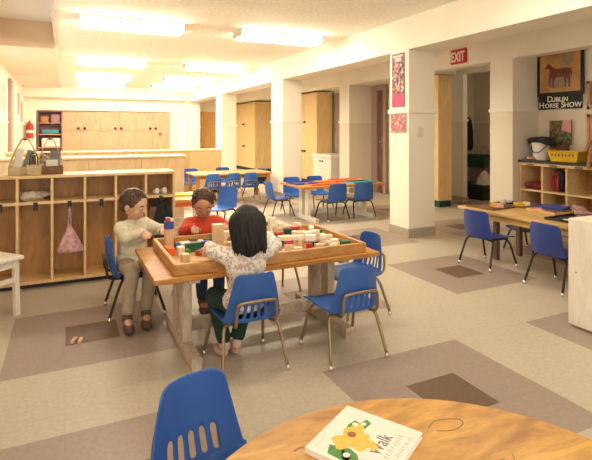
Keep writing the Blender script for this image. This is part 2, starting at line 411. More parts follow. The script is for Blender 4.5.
# right wall: piers, headers and the walls inside the bays
m = MB()
m.mi = 0; m.box(5.25, 5.45, YN, YF, 2.215, 2.62)
wall_box(m, 5.25, 5.75, 4.46, 4.83, 2.215, RZ=1.54)
wall_box(m, 5.25, 5.75, 1.35, 1.70, 2.215, RZ=1.54)  # unseen pier added to close the alcove end against light
wall_box(m, 5.25, 5.85, 8.47, 8.86, 2.215)
wall_box(m, 5.25, 5.9, 12.1, 12.5, 2.215)
wall_box(m, 5.25, 5.9, 16.0, 16.45, 2.215)
struct(m.build('wall_right', WALL))
m = MB(); wall_box(m, 5.74, 5.86, YN, 4.47, 2.4, RZ=1.555); m.mi = 0; m.box(5.45, 5.75, YN, 4.47, 2.30, 2.4)
struct(m.build('wall_alcove', WALL))
m = MB(); wall_box(m, 5.88, 5.95, 6.9, 8.47, 2.4)
m.mi = 0; m.box(5.45, 5.95, 6.2, 16.4, 2.215, 2.45)
wall_box(m, 5.75, 5.85, 8.86, 12.1, 2.4); wall_box(m, 5.95, 6.05, 12.5, 16.0, 2.4)
struct(m.build('wall_bays', WALL))
# vestibule behind the EXIT opening, and the dim room beyond it
m = MB()
wall_box(m, 6.35, 6.45, 6.446, 7.6, 2.5); wall_box(m, 6.35, 6.45, 4.3, 5.35, 2.5)
m.mi = 0; m.box(6.35, 6.45, 5.35, 6.446, 2.27, 2.5); m.box(5.45, 8.3, 4.3, 7.6, 2.45, 2.5)
struct(m.build('wall_vestibule', WALL))
m = MB(); wall_box(m, 7.7, 7.8, 4.3, 7.6, 2.45); wall_box(m, 6.45, 7.7, 4.2, 4.3, 2.45); wall_box(m, 6.45, 7.7, 7.5, 7.6, 2.45)
m.mi = 0; m.box(5.75, 6.45, 4.2, 4.3, 0, 2.45)
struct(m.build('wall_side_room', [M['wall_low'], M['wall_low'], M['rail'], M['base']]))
# doors in the bays
m = MB(); m.box(5.79, 5.85, 8.28, 8.46, 0, 2.2); m.box(5.79, 5.85, 7.98, 8.06, 0, 2.2); m.box(5.79, 5.85, 8.06, 8.28, 2.1, 2.2)
struct(m.build('door_frame_1', M['taupe']))
m = MB(); m.box(5.82, 5.85, 8.06, 8.28, 0, 2.1)
dd = struct(m.build('door_2', M['dark_door']))
m = MB(); m.box(5.79, 5.82, 8.075, 8.10, .95, 1.15); m.cyl((5.80, 8.09, 1.05), (5.74, 8.09, 1.05), .02); m.build('door_handle', M['chrome'], dd)
m = MB(); m.box(5.70, 5.75, 9.60, 9.82, 0, 2.15)
struct(m.build('door_frame_2', M['taupe']))

# ================================================================ ceiling lamps
fix = [(0.75, 6.27, 'ceiling'), (2.70, 6.22, 'ceiling'), (0.80, 9.9, 'c'), (2.78, 9.85, 'c'), (0.84, 12.65, 'c'), (2.86, 12.6, 'c'), (0.90, 14.7, 'c'), (2.9, 14.65, 'c'), (0.75, 2.5, 'n'), (2.7, 2.45, 'n')]  # last two are added out of view to brighten the near area
names = ['bright fluorescent ceiling light with wide diffuser, the large one at upper left', 'bright fluorescent ceiling light, second large one near the right-hand beam',
 'fluorescent ceiling light second back in the left row', 'fluorescent ceiling light second back in the right row',
 'fluorescent ceiling light third back in the left row', 'fluorescent ceiling light third back in the right row',
 'farthest fluorescent ceiling light in the left row, near the back wall', 'farthest fluorescent ceiling light in the right row, near the back wall',
 'added unseen fluorescent light above the long block table', 'added unseen fluorescent light above the aisle by the near column']
for (x, y, k), nm in zip(fix, names):
    t = thing('ceiling_light', nm, 'ceiling light', (x, y, 2.62), 0, 'fluorescent ceiling lights')
    m = MB(); m.box(-.61, .61, -.19, .19, -.022, 0); m.box(-.61, -.597, -.17, .17, -.095, -.02); m.box(.597, .61, -.17, .17, -.095, -.02)
    m.build('housing', M['lamp_metal'], t)
    m = MB(); m.ring([[(sx, yy, zz) for yy, zz in ((-.17, -.023), (-.172, -.085), (-.15, -.10), (.15, -.10), (.172, -.085), (.17, -.023))] for sx in (-.597, .597)])
    m.build('diffuser', M['lamp_fill_near'] if k == 'n' else M['lamp'], t)

t = thing('ceiling_light', 'added unseen round ceiling light for the dim room through the doorway', 'ceiling light', (6.95, 5.4, 2.45))  # out of view, added so the side room does not go black
m = MB(); m.lathe([(.13, -.02), (.13, 0)], n=24); m.build('housing', M['lamp_metal'], t)
m = MB(); m.lathe([(.05, -.07), (.10, -.055), (.12, -.02)], n=24); m.build('diffuser', M['lamp_fill_room'], t)

# ================================================================ fittings on the walls
t = thing('exit_sign', 'red EXIT sign on the wall above the open doorway', 'sign', (5.25, 5.40, 2.365))
m = MB(); m.box(-.03, 0, -.152, .152, -.108, .108); m.build('panel', M['exit_red'], t, .004)
m = MB(); m.box(-.033, -.03, -.142, .142, -.098, .098); m.build('face', M['exit_red'], t)
text_mesh('EXIT', .200, M['paper'], 'lettering', t, on_wall_mx(-.0345, 0, -.072), .001, sx=.66, bold=.006)

t = thing('light_switch', 'cream double light switch plate on the near column', 'switch', (3.835, 4.59, 1.245))
m = MB(); m.box(-.045, .045, -.008, 0, -.058, .058); m.build('plate', M['wall_low'], t, .003)
for sx in (-.02, .02):
    m = MB(); m.box(sx-.006, sx+.006, -.018, -.008, -.012, .012); m.build('toggle', M['white_plastic'], t)

# posters on the near column
t = thing('poster', 'tall purple poster with white heading and magenta foot on the column', 'poster', (3.666, 4.785, 1.885))
m = MB(); m.box(-.004, 0, -.12, .12, -.325, .325); m.build('sheet', M['purple'], t)
m = MB(); m.box(-.006, -.004, -.112, .112, -.16, .215); m.build('picture', M['purple_pic'], t)
m = MB(); m.box(-.006, -.004, -.118, .118, -.322, -.165); m.build('foot_band', M['magenta'], t)
m = MB()
for z, w, n in ((.292, .10, 7), (.262, .065, 4), (.236, .06, 4)):
    for k in range(n):
        y = -w+2*w*(k+.5)/n; m.box(-.0065, -.004, y-w/n*.7, y+w/n*.7, z-.010, z+.012)
m.build('heading', M['paper'], t)
t = thing('poster', 'small square pink picture below the chair rail on the column', 'poster', (3.666, 4.785, 1.37))
m = MB(); m.box(-.004, 0, -.15, .15, -.122, .122); m.build('sheet', M['pinkpaint'], t)
m = MB(); m.box(-.006, -.004, -.142, .142, -.115, .115); m.build('picture', M['pink_pic'], t)

# horse show poster in the alcove
t = thing('poster', 'black framed horse show poster with a brown horse on tan', 'poster', (5.718, 4.13, 2.02))
hw, hh = .325, .32
m = MB(); m.box(-.012, 0, -hw, hw, -hh+.02, .31); m.build('frame', M['poster_black'], t, .003)
m = MB(); m.box(-.014, -.012, -hw+.045, hw-.045, -.255, .27); m.build('picture', M['horse_tan'], t)
m = MB(); m.prism([(-.13, -.20), (.04, -.215), (.16, -.17), (.19, -.06), (.10, .02), (-.10, -.03), (-.17, -.12)], on_wall_mx(-.0142, 0, 0), .0008)
m.prism([(.01, .10), (.06, .22), (.17, .24), (.2, .12), (.12, .06)], on_wall_mx(-.0142, 0, 0), .0008); m.build('background_wash', M['horse_shade'], t)
horse = [(-.205, .075), (-.185, .10), (-.165, .125), (-.158, .145), (-.148, .128), (-.125, .115), (-.095, .085), (-.06, .062), (0, .052), (.05, .058), (.10, .06), (.135, .045), (.155, .055), (.172, .02), (.175, -.06), (.163, -.065), (.158, 0), (.148, -.03), (.142, -.06),
         (.15, -.09), (.14, -.165), (.155, -.185), (.125, -.185), (.122, -.10), (.10, -.065), (.095, -.10), (.085, -.16), (.10, -.18), (.07, -.18), (.072, -.10), (.06, -.055), (0, -.06), (-.06, -.055), (-.075, -.10), (-.075, -.165), (-.065, -.185), (-.095, -.185), (-.095, -.10), (-.105, -.05), (-.12, -.08), (-.125, -.155), (-.115, -.175), (-.145, -.175), (-.142, -.08), (-.14, -.02), (-.135, .03), (-.145, .065), (-.165, .07), (-.185, .06)]
m = MB(); m.prism(horse, on_wall_mx(-.0148, 0, -.01), .0012); m.build('horse_print', M['horse_coat'], t)
m = MB(); m.box(-.011, 0, -.300, .305, -.475, -.29); m.build('title_panel', M['poster_black'], t)
text_mesh('D', .105, M['paper'], 'lettering', t, on_wall_mx(-.0125, .135, -.375), .0008, sx=1.05, bold=.002)
text_mesh('UBLIN', .078, M['paper'], 'lettering', t, on_wall_mx(-.0125, -.005, -.375), .0008, sx=1.05, bold=.002)
text_mesh('H', .105, M['paper'], 'lettering', t, on_wall_mx(-.0125, .255, -.452), .0008, sx=1.05, bold=.002)
text_mesh('ORSE', .078, M['paper'], 'lettering', t, on_wall_mx(-.0125, .110, -.452), .0008, sx=1.05, bold=.002)
text_mesh('S', .105, M['paper'], 'lettering', t, on_wall_mx(-.0125, -.045, -.452), .0008, sx=.95, bold=.002)
text_mesh('HOW', .085, M['paper'], 'lettering', t, on_wall_mx(-.0125, -.18, -.452), .0008, sx=1.05, bold=.002)
m = MB(); m.box(-.0125, -.0105, -.05, .05, -.466, -.462); m.build('rule', M['paper'], t)

for k, (z0, z1, lb) in enumerate(((1.53, 1.87, 'upper of two wood framed pictures at the right edge beside the horse poster'), (1.05, 1.47, 'lower of two wood framed pictures at the right edge above the cubbies'))):
    t = thing('framed_picture', lb, 'picture', (5.738, 3.56, (z0+z1)/2))
    h = (z1-z0)/2
    m = MB()
    for a in ((-.22, .22, -h, -h+.035), (-.22, .22, h-.035, h), (-.22, -.185, -h, h), (.185, .22, -h, h)): m.box(-.02, 0, a[0], a[1], a[2], a[3])
    m.build('frame', M['birch_back'], t)
    m = MB(); m.box(-.008, 0, -.186, .186, -h+.034, h-.034); m.build('picture', M['mauve'] if k == 0 else M['pinkpaint'], t)

# left wall and far wall
t = thing('poster', 'pale poster with green picture on the left wall at the frame edge', 'poster', (-1.12, 11.1, 1.93))
m = MB(); m.box(0, .006, -.8, .7, -.40, .38); m.build('sheet', M['paper'], t)
m = MB(); m.box(.006, .009, -.6, .5, -.25, .25); m.build('picture', M['pale_teal'], t)
for y, z, lb in ((14.6, 1.98, 'nearer faint pink paper strip on the left wall beyond the doorway'), (15.6, 1.80, 'farther faint pink paper strip on the left wall above the extinguisher')):
    m = MB(); m.box(-1.12, -1.114, y-.3, y+.3, z-.28, z+.28); tag(m.build('paper_strip', M['pinkpaint']), lb, 'poster', 'pink paper strips')
t = thing('fire_extinguisher', 'red fire extinguisher with white label near the back wall', 'fire extinguisher', (-.955, 16.36, 1.06))
m = MB(); m.lathe([(.085, 0), (.098, .02), (.098, .36), (.07, .42), (.03, .45), (.03, .47)]); m.build('cylinder', M['red'], t, smooth=False)
m = MB(); m.lathe([(.1, .15), (.1, .23)], n=24); m.build('label_band', M['paper'], t)
m = MB(); m.box(-.015, .015, -.05, .07, .47, .50); m.box(-.012, .012, -.10, .0, .51, .53); m.build('handle', M['black'], t)
# ================================================================ CHAIRS
def make_chair(name, label, group, shell, tube, loc, rz, slots=True):
    """child's stacking chair, faces local +Y"""
    t = thing(name, label, 'chair', loc, rz, group)
    # seat
    us = [-1, -.94, -.8, -.5, -.2, 0, .2, .5, .8, .94, 1]
    m = MB(); grid = []
    prof = [(-.160, .292), (-.148, .284), (-.125, .279), (-.06, .276), (.02, .274), (.10, .278), (.15, .280), (.178, .274), (.188, .262)]
    for i, (y, z) in enumerate(prof):
        w = .160+.014*i/8
        if i == len(prof)-1: w -= .012
        grid.append([m.bm.verts.new((u*w, y - (.012*u*u if i > 5 else 0) + (1, .75, .4, .1, 0, 0, 0, 0, 0)[i]*.040*abs(u)**2.4, z + .018*abs(u)**3 - (.004 if abs(u) > .97 else 0))) for u in us])
    for a, b in zip(grid, grid[1:]):
        for k in range(len(us)-1): m.bm.faces.new((a[k], a[k+1], b[k+1], b[k]))
    o = m.build('seat', shell, t, smooth=True)
    md = o.modifiers.new('thick', 'SOLIDIFY'); md.thickness = .008; md.offset = -1
    md = o.modifiers.new('sub', 'SUBSURF'); md.levels = 1; md.render_levels = 1
    # backrest with upright slots
    sl = [-.50, -.40, -.22, -.12, .12-.06+.0, .16-.06, .0]
    cuts = []
    for c in (-.50, -.25, 0, .25, .50): cuts += [c-.06, c+.06]
    us = [-1, -.95, -.85, -.72] + cuts + [.72, .85, .95, 1]
    vs_ = [0, .05, .09, .15, .29, .37, .52, .75, .90, .97, 1.0]
    m = MB(); grid = []
    for v in vs_:
        row = []
        for u in us:
            hw = (.160-.052*v) if slots else (.160-.020*v)
            x = u*hw; a = abs(u)
            z = .276+.258*v
            if a > .66 and v > .5:
                z -= .030*(1-math.sqrt(max(0, 1-((a-.66)/.34)**2)))*((v-.5)/.5)**1.6
            y = -.156-.040*v - .012*math.sin(PI*v) + .040*a**2.4
            row.append(m.bm.verts.new((x, y, z)))
        grid.append(row)
    cutset = {us.index(c) for c in cuts[::2]}
    for i in range(len(vs_)-1):
        for k in range(len(us)-1):
            if slots and k in cutset and vs_[i] in (.09, .15, .29): continue
            m.bm.faces.new((grid[i][k], grid[i][k+1], grid[i+1][k+1], grid[i+1][k]))
    o = m.build('backrest', shell, t, smooth=True)
    md = o.modifiers.new('thick', 'SOLIDIFY'); md.thickness = .007; md.offset = 0
    md = o.modifiers.new('sub', 'SUBSURF'); md.levels = 1; md.render_levels = 1
    # tube loop behind the back
    if slots:
        m = MB(); m.tube([(-.105, -.10, .262), (-.105, -.165, .268), (-.110, -.192, .30), (-.106, -.197, .368), (-.088, -.203, .392), (0, -.209, .398), (.088, -.203, .392), (.106, -.197, .368), (.110, -.192, .30), (.105, -.165, .268), (.105, -.10, .262)], .0085, 8, 4)
        m.build('back_frame', tube, t, smooth=True)
    m = MB(); m.tube([(-.115, -.10, .258), (-.10, .0, .258), (-.112, .10, .256)], .008, 8, 3); m.tube([(.115, -.10, .258), (.10, .0, .258), (.112, .10, .256)], .008, 8, 3)
    m.tube([(-.105, -.09, .262), (.105, -.09, .262)], .008, 8, 1); m.tube([(-.105, .09, .262), (.105, .09, .262)], .008, 8, 1)
    m.build('seat_frame', tube, t, smooth=True)
    for sx in (-1, 1):
        for yb, yt in ((-.185, -.095), (.178, .09)):
            m = MB(); m.tube([(sx*.178, yb, .018), (sx*.158, yb+(yt-yb)*.62, .19), (sx*.148, yb+(yt-yb)*.85, .238), (sx*.125, yt, .260), (sx*.075, yt, .262)], .0095, 8, 5)
            lg = m.build('leg', tube, t, smooth=True)
            m = MB(); m.lathe([(.012, 0), (.014, .003), (.013, .014), (.0105, .03)], (sx*.179, yb-.002*(1 if yb > 0 else -1), 0), 10)
            m.build('glide', M['chrome'], lg, smooth=True)
    return t

G1 = 'blue chairs around the long block table'
c_b = make_chair('school_chair', 'blue plastic chair the dark-haired girl sits on, its back to the camera', G1, M['blue'], M['bronze'], (.885, 2.512, 0), 0)
c_c = dup(c_b, (1.44, 2.40, 0), 0, 'empty blue plastic chair with bronze legs at the front right of the block table')
c_d = dup(c_b, (1.815, 2.885, 0), PI/2+.08, 'blue plastic chair at the right-hand end of the block table')
c_f = dup(c_b, (1.42, 3.42, 0), PI, 'blue chair on the far side of the block table beside the empty end')
c_red = dup(c_b, (.925, 3.585, 0), PI, 'blue chair under the child in red, behind the block table')
c_boy = make_chair('school_chair', 'blue chair with dark legs under the boy in the cream sweater', G1, M['blue'], M['dark_tube'], (.445, 3.585, 0), -PI/2)
c_fg = dup(c_b, (.388, 1.262, 0), PI+.29, 'blue plastic slotted chair in the foreground at the round table', 'chairs at the round table')
# right-hand activity table
G2 = 'dark-legged blue chairs at the activity table'
c_r = make_chair('school_chair', 'deep blue chair with black legs at the far end of the activity table', G2, M['blue_deep'], M['dark_tube'], (3.60, 3.34, 0), -PI/2+.05, slots=False)
dup(c_r, (3.605, 2.61, 0), -PI/2-.06, 'deep blue chair with black legs at the activity table beside the white cabinet')
q = dup(c_r, (4.37, 3.50, 0), PI/2, 'blue chair on the far side of the activity table, seat and legs showing beneath'); q.scale = (1, 1, .92)
# second table back
G3 = 'blue chairs round the table by the white sink unit'
c_g = make_chair('school_chair', 'blue chair standing side-on at the left end of the table with coloured trays', G3, M['blue'], M['dark_tube'], (2.83, 6.52, 0), -PI/2, slots=False)
dup(c_g, (3.42, 5.98, 0), .05, 'blue chair at the near left side of the table with coloured trays', 'blue chairs round the table by the white sink unit')
dup(c_g, (3.86, 5.96, 0), -.08, 'blue chair at the near right side of the table with coloured trays')
dup(c_g, (3.24, 6.80, 0), PI, 'blue chair at the far left side of the table with coloured trays')
dup(c_g, (3.66, 6.82, 0), PI, 'blue chair at the far right side of the table with coloured trays')
# far table
G4 = 'blue chairs round the farthest table'
dup(c_b, (2.29, 8.25, 0), 0, 'blue chair leftmost on the near side of the farthest table', G4)
dup(c_b, (2.65, 8.25, 0), .04, 'blue chair middle of the near side of the farthest table', G4)
dup(c_b, (2.98, 8.25, 0), -.03, 'blue chair rightmost on the near side of the farthest table', G4)
dup(c_g, (3.32, 8.78, 0), PI/2+.3, 'blue chair at the right end of the farthest table', G4)
dup(c_g, (2.86, 9.28, 0), PI, 'blue chair on the far side of the farthest table, only its top showing', G4)
dup(c_g, (2.16, 9.20, 0), PI-.2, 'blue chair at the far left corner of the farthest table, seen under the top', G4)
# chair by the yellow table
dup(c_g, (1.80, 6.02, 0), PI/2+.62, 'blue chair pulled out beside the yellow table behind the child in red', 'chairs at the yellow table')

# white wooden chair at the left edge
t = thing('wooden_chair', 'white painted wooden chair at the left edge, in front of the cubbies', 'chair', (-.45, 4.0, 0))
m = MB(); m.box(-.19, .20, -.19, .17, .385, .41); m.build('seat', M['white_chair'], t, .006)
m = MB(); m.box(-.165, .17, -.165, -.145, .335, .385); m.box(-.165, .17, .125, .145, .335, .385); m.box(-.165, -.145, -.165, .145, .335, .385); m.box(.15, .17, -.165, .145, .335, .385); m.build('apron', M['white_chair'], t)
for sx, sy, h in ((.16, -.15, .385), (.16, .13, .385), (-.165, -.15, .80), (-.165, .13, .80)):
    m = MB(); m.bar((sx, sy, h), (sx+.008*(1 if sx > 0 else -1), sy*1.03, 0), .034, .034, (0, 1, 0)); m.build('leg', M['white_chair'], t, .003)
for sy in (-.152, .13):
    m = MB(); m.bar((-.165, sy, .25), (.16, sy, .25), .02, .03); m.build('stretcher', M['white_chair'], t)
for z0, z1 in ((.70, .79), (.54, .60)):
    m = MB(); m.box(-.178, -.158, -.14, .12, z0, z1); m.build('back_slat', M['white_chair'], t, .004)
t.location = (-.53, 3.827, -.01); t.rotation_euler = (0, 0, math.radians(40)); t.location.z = 0

# ================================================================ TABLES
def trestle(label, x0, x1, y0, y1, top, leg, group='rectangular trestle tables', zt=.505):
    cx, cy = (x0+x1)/2, (y0+y1)/2; hx, hy = (x1-x0)/2, (y1-y0)/2
    t = thing('trestle_table', label, 'table', (cx, cy, 0), 0, group)
    m = MB(); m.box(-hx, hx, -hy, hy, zt-.028, zt); m.build('tabletop', top, t, .004)
    for sx in (-hx+.22, hx-.22):
        m = MB(); m.box(sx-.028, sx+.028, -hy+.0, hy-.03, 0, .065); m.build('foot', leg, t, .004)
        for sy in (-.095, .095):
            m = MB(); m.box(sx-.026, sx+.026, sy-.048, sy+.048, .065, zt-.06); m.build('leg', leg, t, .003)
        m = MB(); m.box(sx-.03, sx+.03, -hy+.06, hy-.06, zt-.06, zt-.028); m.build('bearer', leg, t)
    m = MB(); m.box(-hx+.246, hx-.246, -.03, .03, .075, .14); m.build('stretcher', leg, t, .003)
    return t
trestle('long wooden table with a whitewashed trestle base carrying the block tray', .405, 1.785, 2.515, 3.265, M['oak'], M['whitewash'])
trestle('orange-topped trestle table with coloured trays, by the white sink unit', 2.88, 4.25, 5.83, 6.57, M['oak'], M['white_paint'])
# farthest table
t = thing('long_table', 'pale long table farthest back with chairs along it', 'table', (2.75, 8.66, 0), 0)
m = MB(); m.box(-.73, .73, -.36, .36, .475, .505); m.build('tabletop', M['table_yel'], t, .004)
for sx in (-.66, .66):
    for sy in (-.3, .3):
        m = MB(); m.bar((sx, sy, .475), (sx, sy, 0), .05, .05, (0, 1, 0)); m.build('leg', M['oak'], t)
for q in (-.32, .30): m = MB(); m.box(-.68, .68, q, q+.02, .42, .475); m.build('apron', M['oak'], t)
# yellow table
t = thing('small_table', 'small yellow topped table behind the cubbies and the child in red', 'table', (1.12, 5.7, 0), 0)
m = MB(); m.box(-.40, .40, -.34, .34, .478, .505); m.build('tabletop', M['table_yel'], t, .004)
for sx in (-.34, .34):
    for sy in (-.28, .28):
        m = MB(); m.bar((sx, sy, .478), (sx, sy, 0), .05, .05, (0, 1, 0)); m.build('leg', M['white_paint'], t)
for q in (-.30, .28): m = MB(); m.box(-.36, .36, q, q+.02, .42, .478); m.build('apron', M['orange'], t)
m = MB(); m.box(-.36, .36, -.27, .27, .18, .20); m.build('undershelf', M['white_paint'], t)
for k, (x, y, w, d, lb) in enumerate(((-.20, -.05, .22, .16, 'left of two flat paper stacks on the yellow table'), (.12, .02, .26, .18, 'right of two flat paper stacks on the yellow table'))):
    m = MB()
    for q in range(3): m.box(1.12+x-w/2+q*.008, 1.12+x+w/2-q*.01, 5.7+y-d/2, 5.7+y+d/2-q*.006, .505+q*.007, .505+q*.007+.0065)
    tag(m.build('paper_stack', M['flower'] if k else M['paper']), lb, 'paper', 'paper stacks on the yellow table')
# activity table on the right
t = thing('activity_table', 'honey wood activity table covered with trays, at the right', 'table', (3.995, 3.03, 0), 0)
m = MB(); m.box(-.375, .375, -.72, .72, .475, .505); m.build('tabletop', M['table_yel'], t, .004)
m = MB(); m.box(-.33, .33, -.66, -.64, .41, .475); m.box(-.33, .33, .64, .66, .41, .475); m.box(-.33, -.31, -.66, .66, .41, .475); m.box(.31, .33, -.66, .66, .41, .475); m.build('apron', M['table_yel'], t)
for sx in (-.16, .16):
    for sy in (-.42, .42):
        m = MB(); m.bar((sx, sy, .475), (sx, sy, 0), .045, .045, (0, 1, 0)); m.build('leg', M['dark_door'], t)
# round table in the foreground
t = thing('round_table', 'round golden wooden table in the foreground with a picture book on it', 'table', (.628, .595, 0), 0)
R = .569
m = MB(); m.lathe([(R-.02, .468), (R-.004, .472), (R, .480), (R, .497), (R-.004, .505)], n=96)
m.build('tabletop', M['oak_round'], t)
m = MB(); m.lathe([(R-.07, .40), (R-.07, .468)], n=64); m.build('apron', M['oak'], t)
for a in (.6, .6+PI/2, .6+PI, .6+3*PI/2):
    c_, s_ = math.cos(a)*(R-.13), math.sin(a)*(R-.13)
    m = MB(); m.cyl((c_, s_, .40), (c_*1.06, s_*1.06, 0), .03, .024, 14); m.build('leg', M['oak'], t)
# dents and ring marks in the varnish
def mark(x, y, pts, w):
    m = MB()
    P = catmull([(x+a, y+b, .5054) for a, b in pts], 5)
    for p, q in zip(P, P[1:]): m.bar(p, q, w, .0006)
    m.build('scratch', M['scratch'], t)
mark(.26, .36, [(-.05, .015), (-.01, .03), (.045, .01), (.04, -.012), (0, -.02), (-.04, -.005)], .003)
mark(.22, .05, [(-.035, .02), (.0, .025), (.03, .0), (.0, -.02), (.04, -.03)], .006)
mark(.30, .20, [(-.02, .01), (.0, -.01), (.02, .01)], .003)
mark(-.12, .44, [(-.02, .0), (.0, .006), (.02, .0)], .004)

# picture book on the round table
bx = Vector((.865, .502, 0)); by = Vector((-.502, .865, 0)); b0 = Vector((.508, 1.018, .505))   # top-left corner of the cover
bm_ = Matrix(((bx.x, by.x, 0, b0.x), (bx.y, by.y, 0, b0.y), (0, 0, 1, b0.z), (0, 0, 0, 1)))
t = thing('picture_book', 'white square picture book with a yellow flower cover on the round table', 'book')
t.matrix_world = bm_
m = MB(); m.box(0.002, .209, -.208, -.002, .002, .012); m.build('pages', M['paper'], t)
m = MB(); m.box(0, .211, -.21, 0, .012, .0145); m.box(0, .211, -.21, 0, 0, .002); m.box(0, .003, -.21, 0, .002, .012); m.build('cover', M['paper'], t, .0008)
I4 = Matrix.Translation((0, 0, .0146))
m = MB()
m.prism([(.035, -.045), (.075, -.038), (.10, -.045), (.095, -.06), (.12, -.068), (.11, -.085), (.075, -.08), (.06, -.07), (.04, -.065)], Matrix.Translation((.062, -.005, .0146)), .0003)
m.prism([(.02, -.10), (.05, -.085), (.06, -.10), (.05, -.125), (.035, -.135), (.012, -.125)], Matrix.Translation((-.004, .01, .0146)), .0003)
m.prism([(0, 0), (.03, .012), (.036, -.01), (.02, -.05), (-.004, -.055)], Matrix.Translation((.012, -.055, .0146)), .0003)
m.build('leaf_print', M['leafgreen'], t)
m = MB()
pet = []
for k in range(36):
    a = 2*PI*k/36; r = .045+.012*math.sin(3*a+.4)+.007*math.sin(7*a)
    pet.append((.093+1.05*r*math.cos(a), -.083+1.0*r*math.sin(a)))
m.prism(pet, Matrix.Translation((0, 0, .0150)), .0003); m.build('flower_print', M['flower'], t)
m = MB(); m.lathe([(.011, .0154), (.011, .0157)], (.104, -.070, 0), 14); m.build('flower_eye', M['brownprint'], t)
for x, y, r in ((.145, -.058, .008), (.158, -.075, .007), (.03, -.095, .009), (.045, -.125, .008), (.136, -.10, .006), (.075, -.128, .006)):
    m = MB(); m.lathe([(r, .0155), (r, .0158)], (x, y, 0), 8); m.build('blossom_print', M['paper'], t)
text_mesh('Walk', .050, M['ink_grey'], 'lettering', t, Matrix.Translation((.07, -.158, .0148)), .0003, align='LEFT', sx=.75)
m = MB()
random.seed(3)
for (x0, x1, y, h) in ((.075, .125, -.178, .014), (.135, .17, -.178, .014), (.06, .175, -.198, .010)):
    x = x0
    while x < x1:
        m.bar((x, y, .0149), (x+random.uniform(-.003, .006), y+h*random.uniform(.6, 1), .0149), .0018, .0004); x += .010
for k in range(9): m.bar((.018+k*.005, -.022, .0149), (.020+k*.005, -.022+.006*random.uniform(.5, 1), .0149), .0012, .0004)
m.build('small_print', M['paper_grey'], t)

# ================================================================ CUBBIES
t = thing('cubby_unit', 'wooden coat cubby unit with black hooks, at the left', 'cubby', (0, 4.4, 0))
X0, X1 = -.835, .882
DV = [-.59, -.346, -.099, .147, .391, .639]
m = MB(); m.box(X0-.01, X1+.012, -.006, .31, .882, .906); m.build('top_panel', M['birch_edge'], t, .004)
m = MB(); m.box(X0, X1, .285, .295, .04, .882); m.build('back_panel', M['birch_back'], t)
for x in (X0, X1): m = MB(); m.box(x-.011, x+.011, 0, .285, .03, .882); m.build('side_panel', M['birch_edge'], t, .002)
for x in DV: m = MB(); m.box(x-.010, x+.010, .002, .285, .06, .882); m.build('divider', M['birch_edge'], t, .002)
m = MB(); m.box(X0+.01, X1-.01, .004, .285, .672, .694); m.build('shelf', M['birch_edge'], t, .002)
m = MB(); m.box(X0+.01, X1-.01, .0, .285, .035, .06); m.build('bottom_panel', M['birch'], t, .002)
m = MB(); m.box(X0+.03, X1-.03, .04, .05, 0, .036); m.box(X0+.03, X0+.04, .04, .28, 0, .036); m.box(X1-.04, X1-.03, .04, .28, 0, .036); m.build('toe_kick', M['black'], t)
ed = [X0]+DV+[X1]
for a, b in zip(ed, ed[1:]):
    c = (a+b)/2+.006
    m = MB(); m.box(c-.016, c+.016, .003, .010, .640, .690); m.tube([(c-.010, .005, .645), (c-.010, -.020, .628), (c-.010, -.026, .645)], .005, 6, 3); m.tube([(c+.010, .005, .645), (c+.010, -.020, .628), (c+.010, -.026, .645)], .005, 6, 3)
    m.build('coat_hook', M['black'], t)
# things in the cubbies
m = MB()
random.seed(11)
for k in range(7): m.ell((-.225+random.uniform(-.07, .06), 4.53+random.uniform(-.05, .05), .725+random.uniform(-.005, .02)), (.065, .06, .03), Matrix.Rotation(random.uniform(0, 3), 4, 'Z'), jit=.5, jf=22, seg=20, rings=14)
tag(m.build('cloth_bundle', M['greycloth'], smooth=True), 'crumpled grey white cloth bundle on the cubby shelf', 'cloth')
m = MB()
prof = [(.012, .235), (.02, .20), (.045, .15), (.075, .09), (.095, .04), (.092, .012), (.06, .0)]
rings = []
for i, (r, z) in enumerate(prof):
    rings.append([(r*(1+.10*math.sin(5*a+i*.5)+.05*math.sin(11*a+i))*math.cos(a), .55*r*(1+.10*math.sin(5*a+i))*math.sin(a), z) for a in [2*PI*k/40 for k in range(40)]])
m.ring(rings)
t = thing('plastic_bag', 'pink translucent plastic bag hanging from a cubby hook', 'bag', (.03, 4.40, .262))
o = m.build('pouch', M['pinkbag'], t, smooth=True); wrinkle(o, .006, 30)
m = MB(); m.tube([(-.012, 0, .215), (-.006, -.02, .30), (.0, -.028, .385), (.008, -.02, .30), (.012, 0, .215)], .005, 6, 4)
m.build('handle', M['pinkbag'], t, smooth=True)
for k, (x, y, rz) in enumerate(((.735, 4.47, .1), (.80, 4.475, .15))):
    t = thing('shoe', ('left' if k == 0 else 'right')+' one of a pair of small white shoes on the end cubby shelf', 'shoe', (x, y, .694), rz, 'white shoes in the end cubby')
    m = MB(); m.ell((0, 0, .012), (.026, .062, .014)); m.build('sole', M['paper_grey'], t, smooth=True)
    m = MB(); m.ell((0, .015, .024), (.025, .045, .022)); m.ell((0, -.03, .035), (.024, .03, .028)); m.build('upper', M['white_plastic'], t, smooth=True)
t = thing('jacket', 'dark jacket hanging in the end cubby behind the boy', 'jacket', (.765, 4.45, .30))
m = MB()
rings = []
for i, (w, d, z) in enumerate(((.075, .05, 0), (.082, .055, .08), (.085, .055, .18), (.075, .05, .27), (.035, .035, .33), (.02, .02, .36))):
    rings.append([(w*(1+.10*math.sin(6*a+i))*math.cos(a), d*(1+.12*math.sin(5*a-i))*math.sin(a), z) for a in [2*PI*k/32 for k in range(32)]])
m.ring(rings); m.build('body', M['black_cloth'], t, smooth=True)
m = MB(); m.tube([(-.06, -.02, .29), (-.085, -.035, .17), (-.075, -.04, .02)], lambda q: .032-.008*q, 12, 5); m.build('sleeve', M['brown'], t, smooth=True)
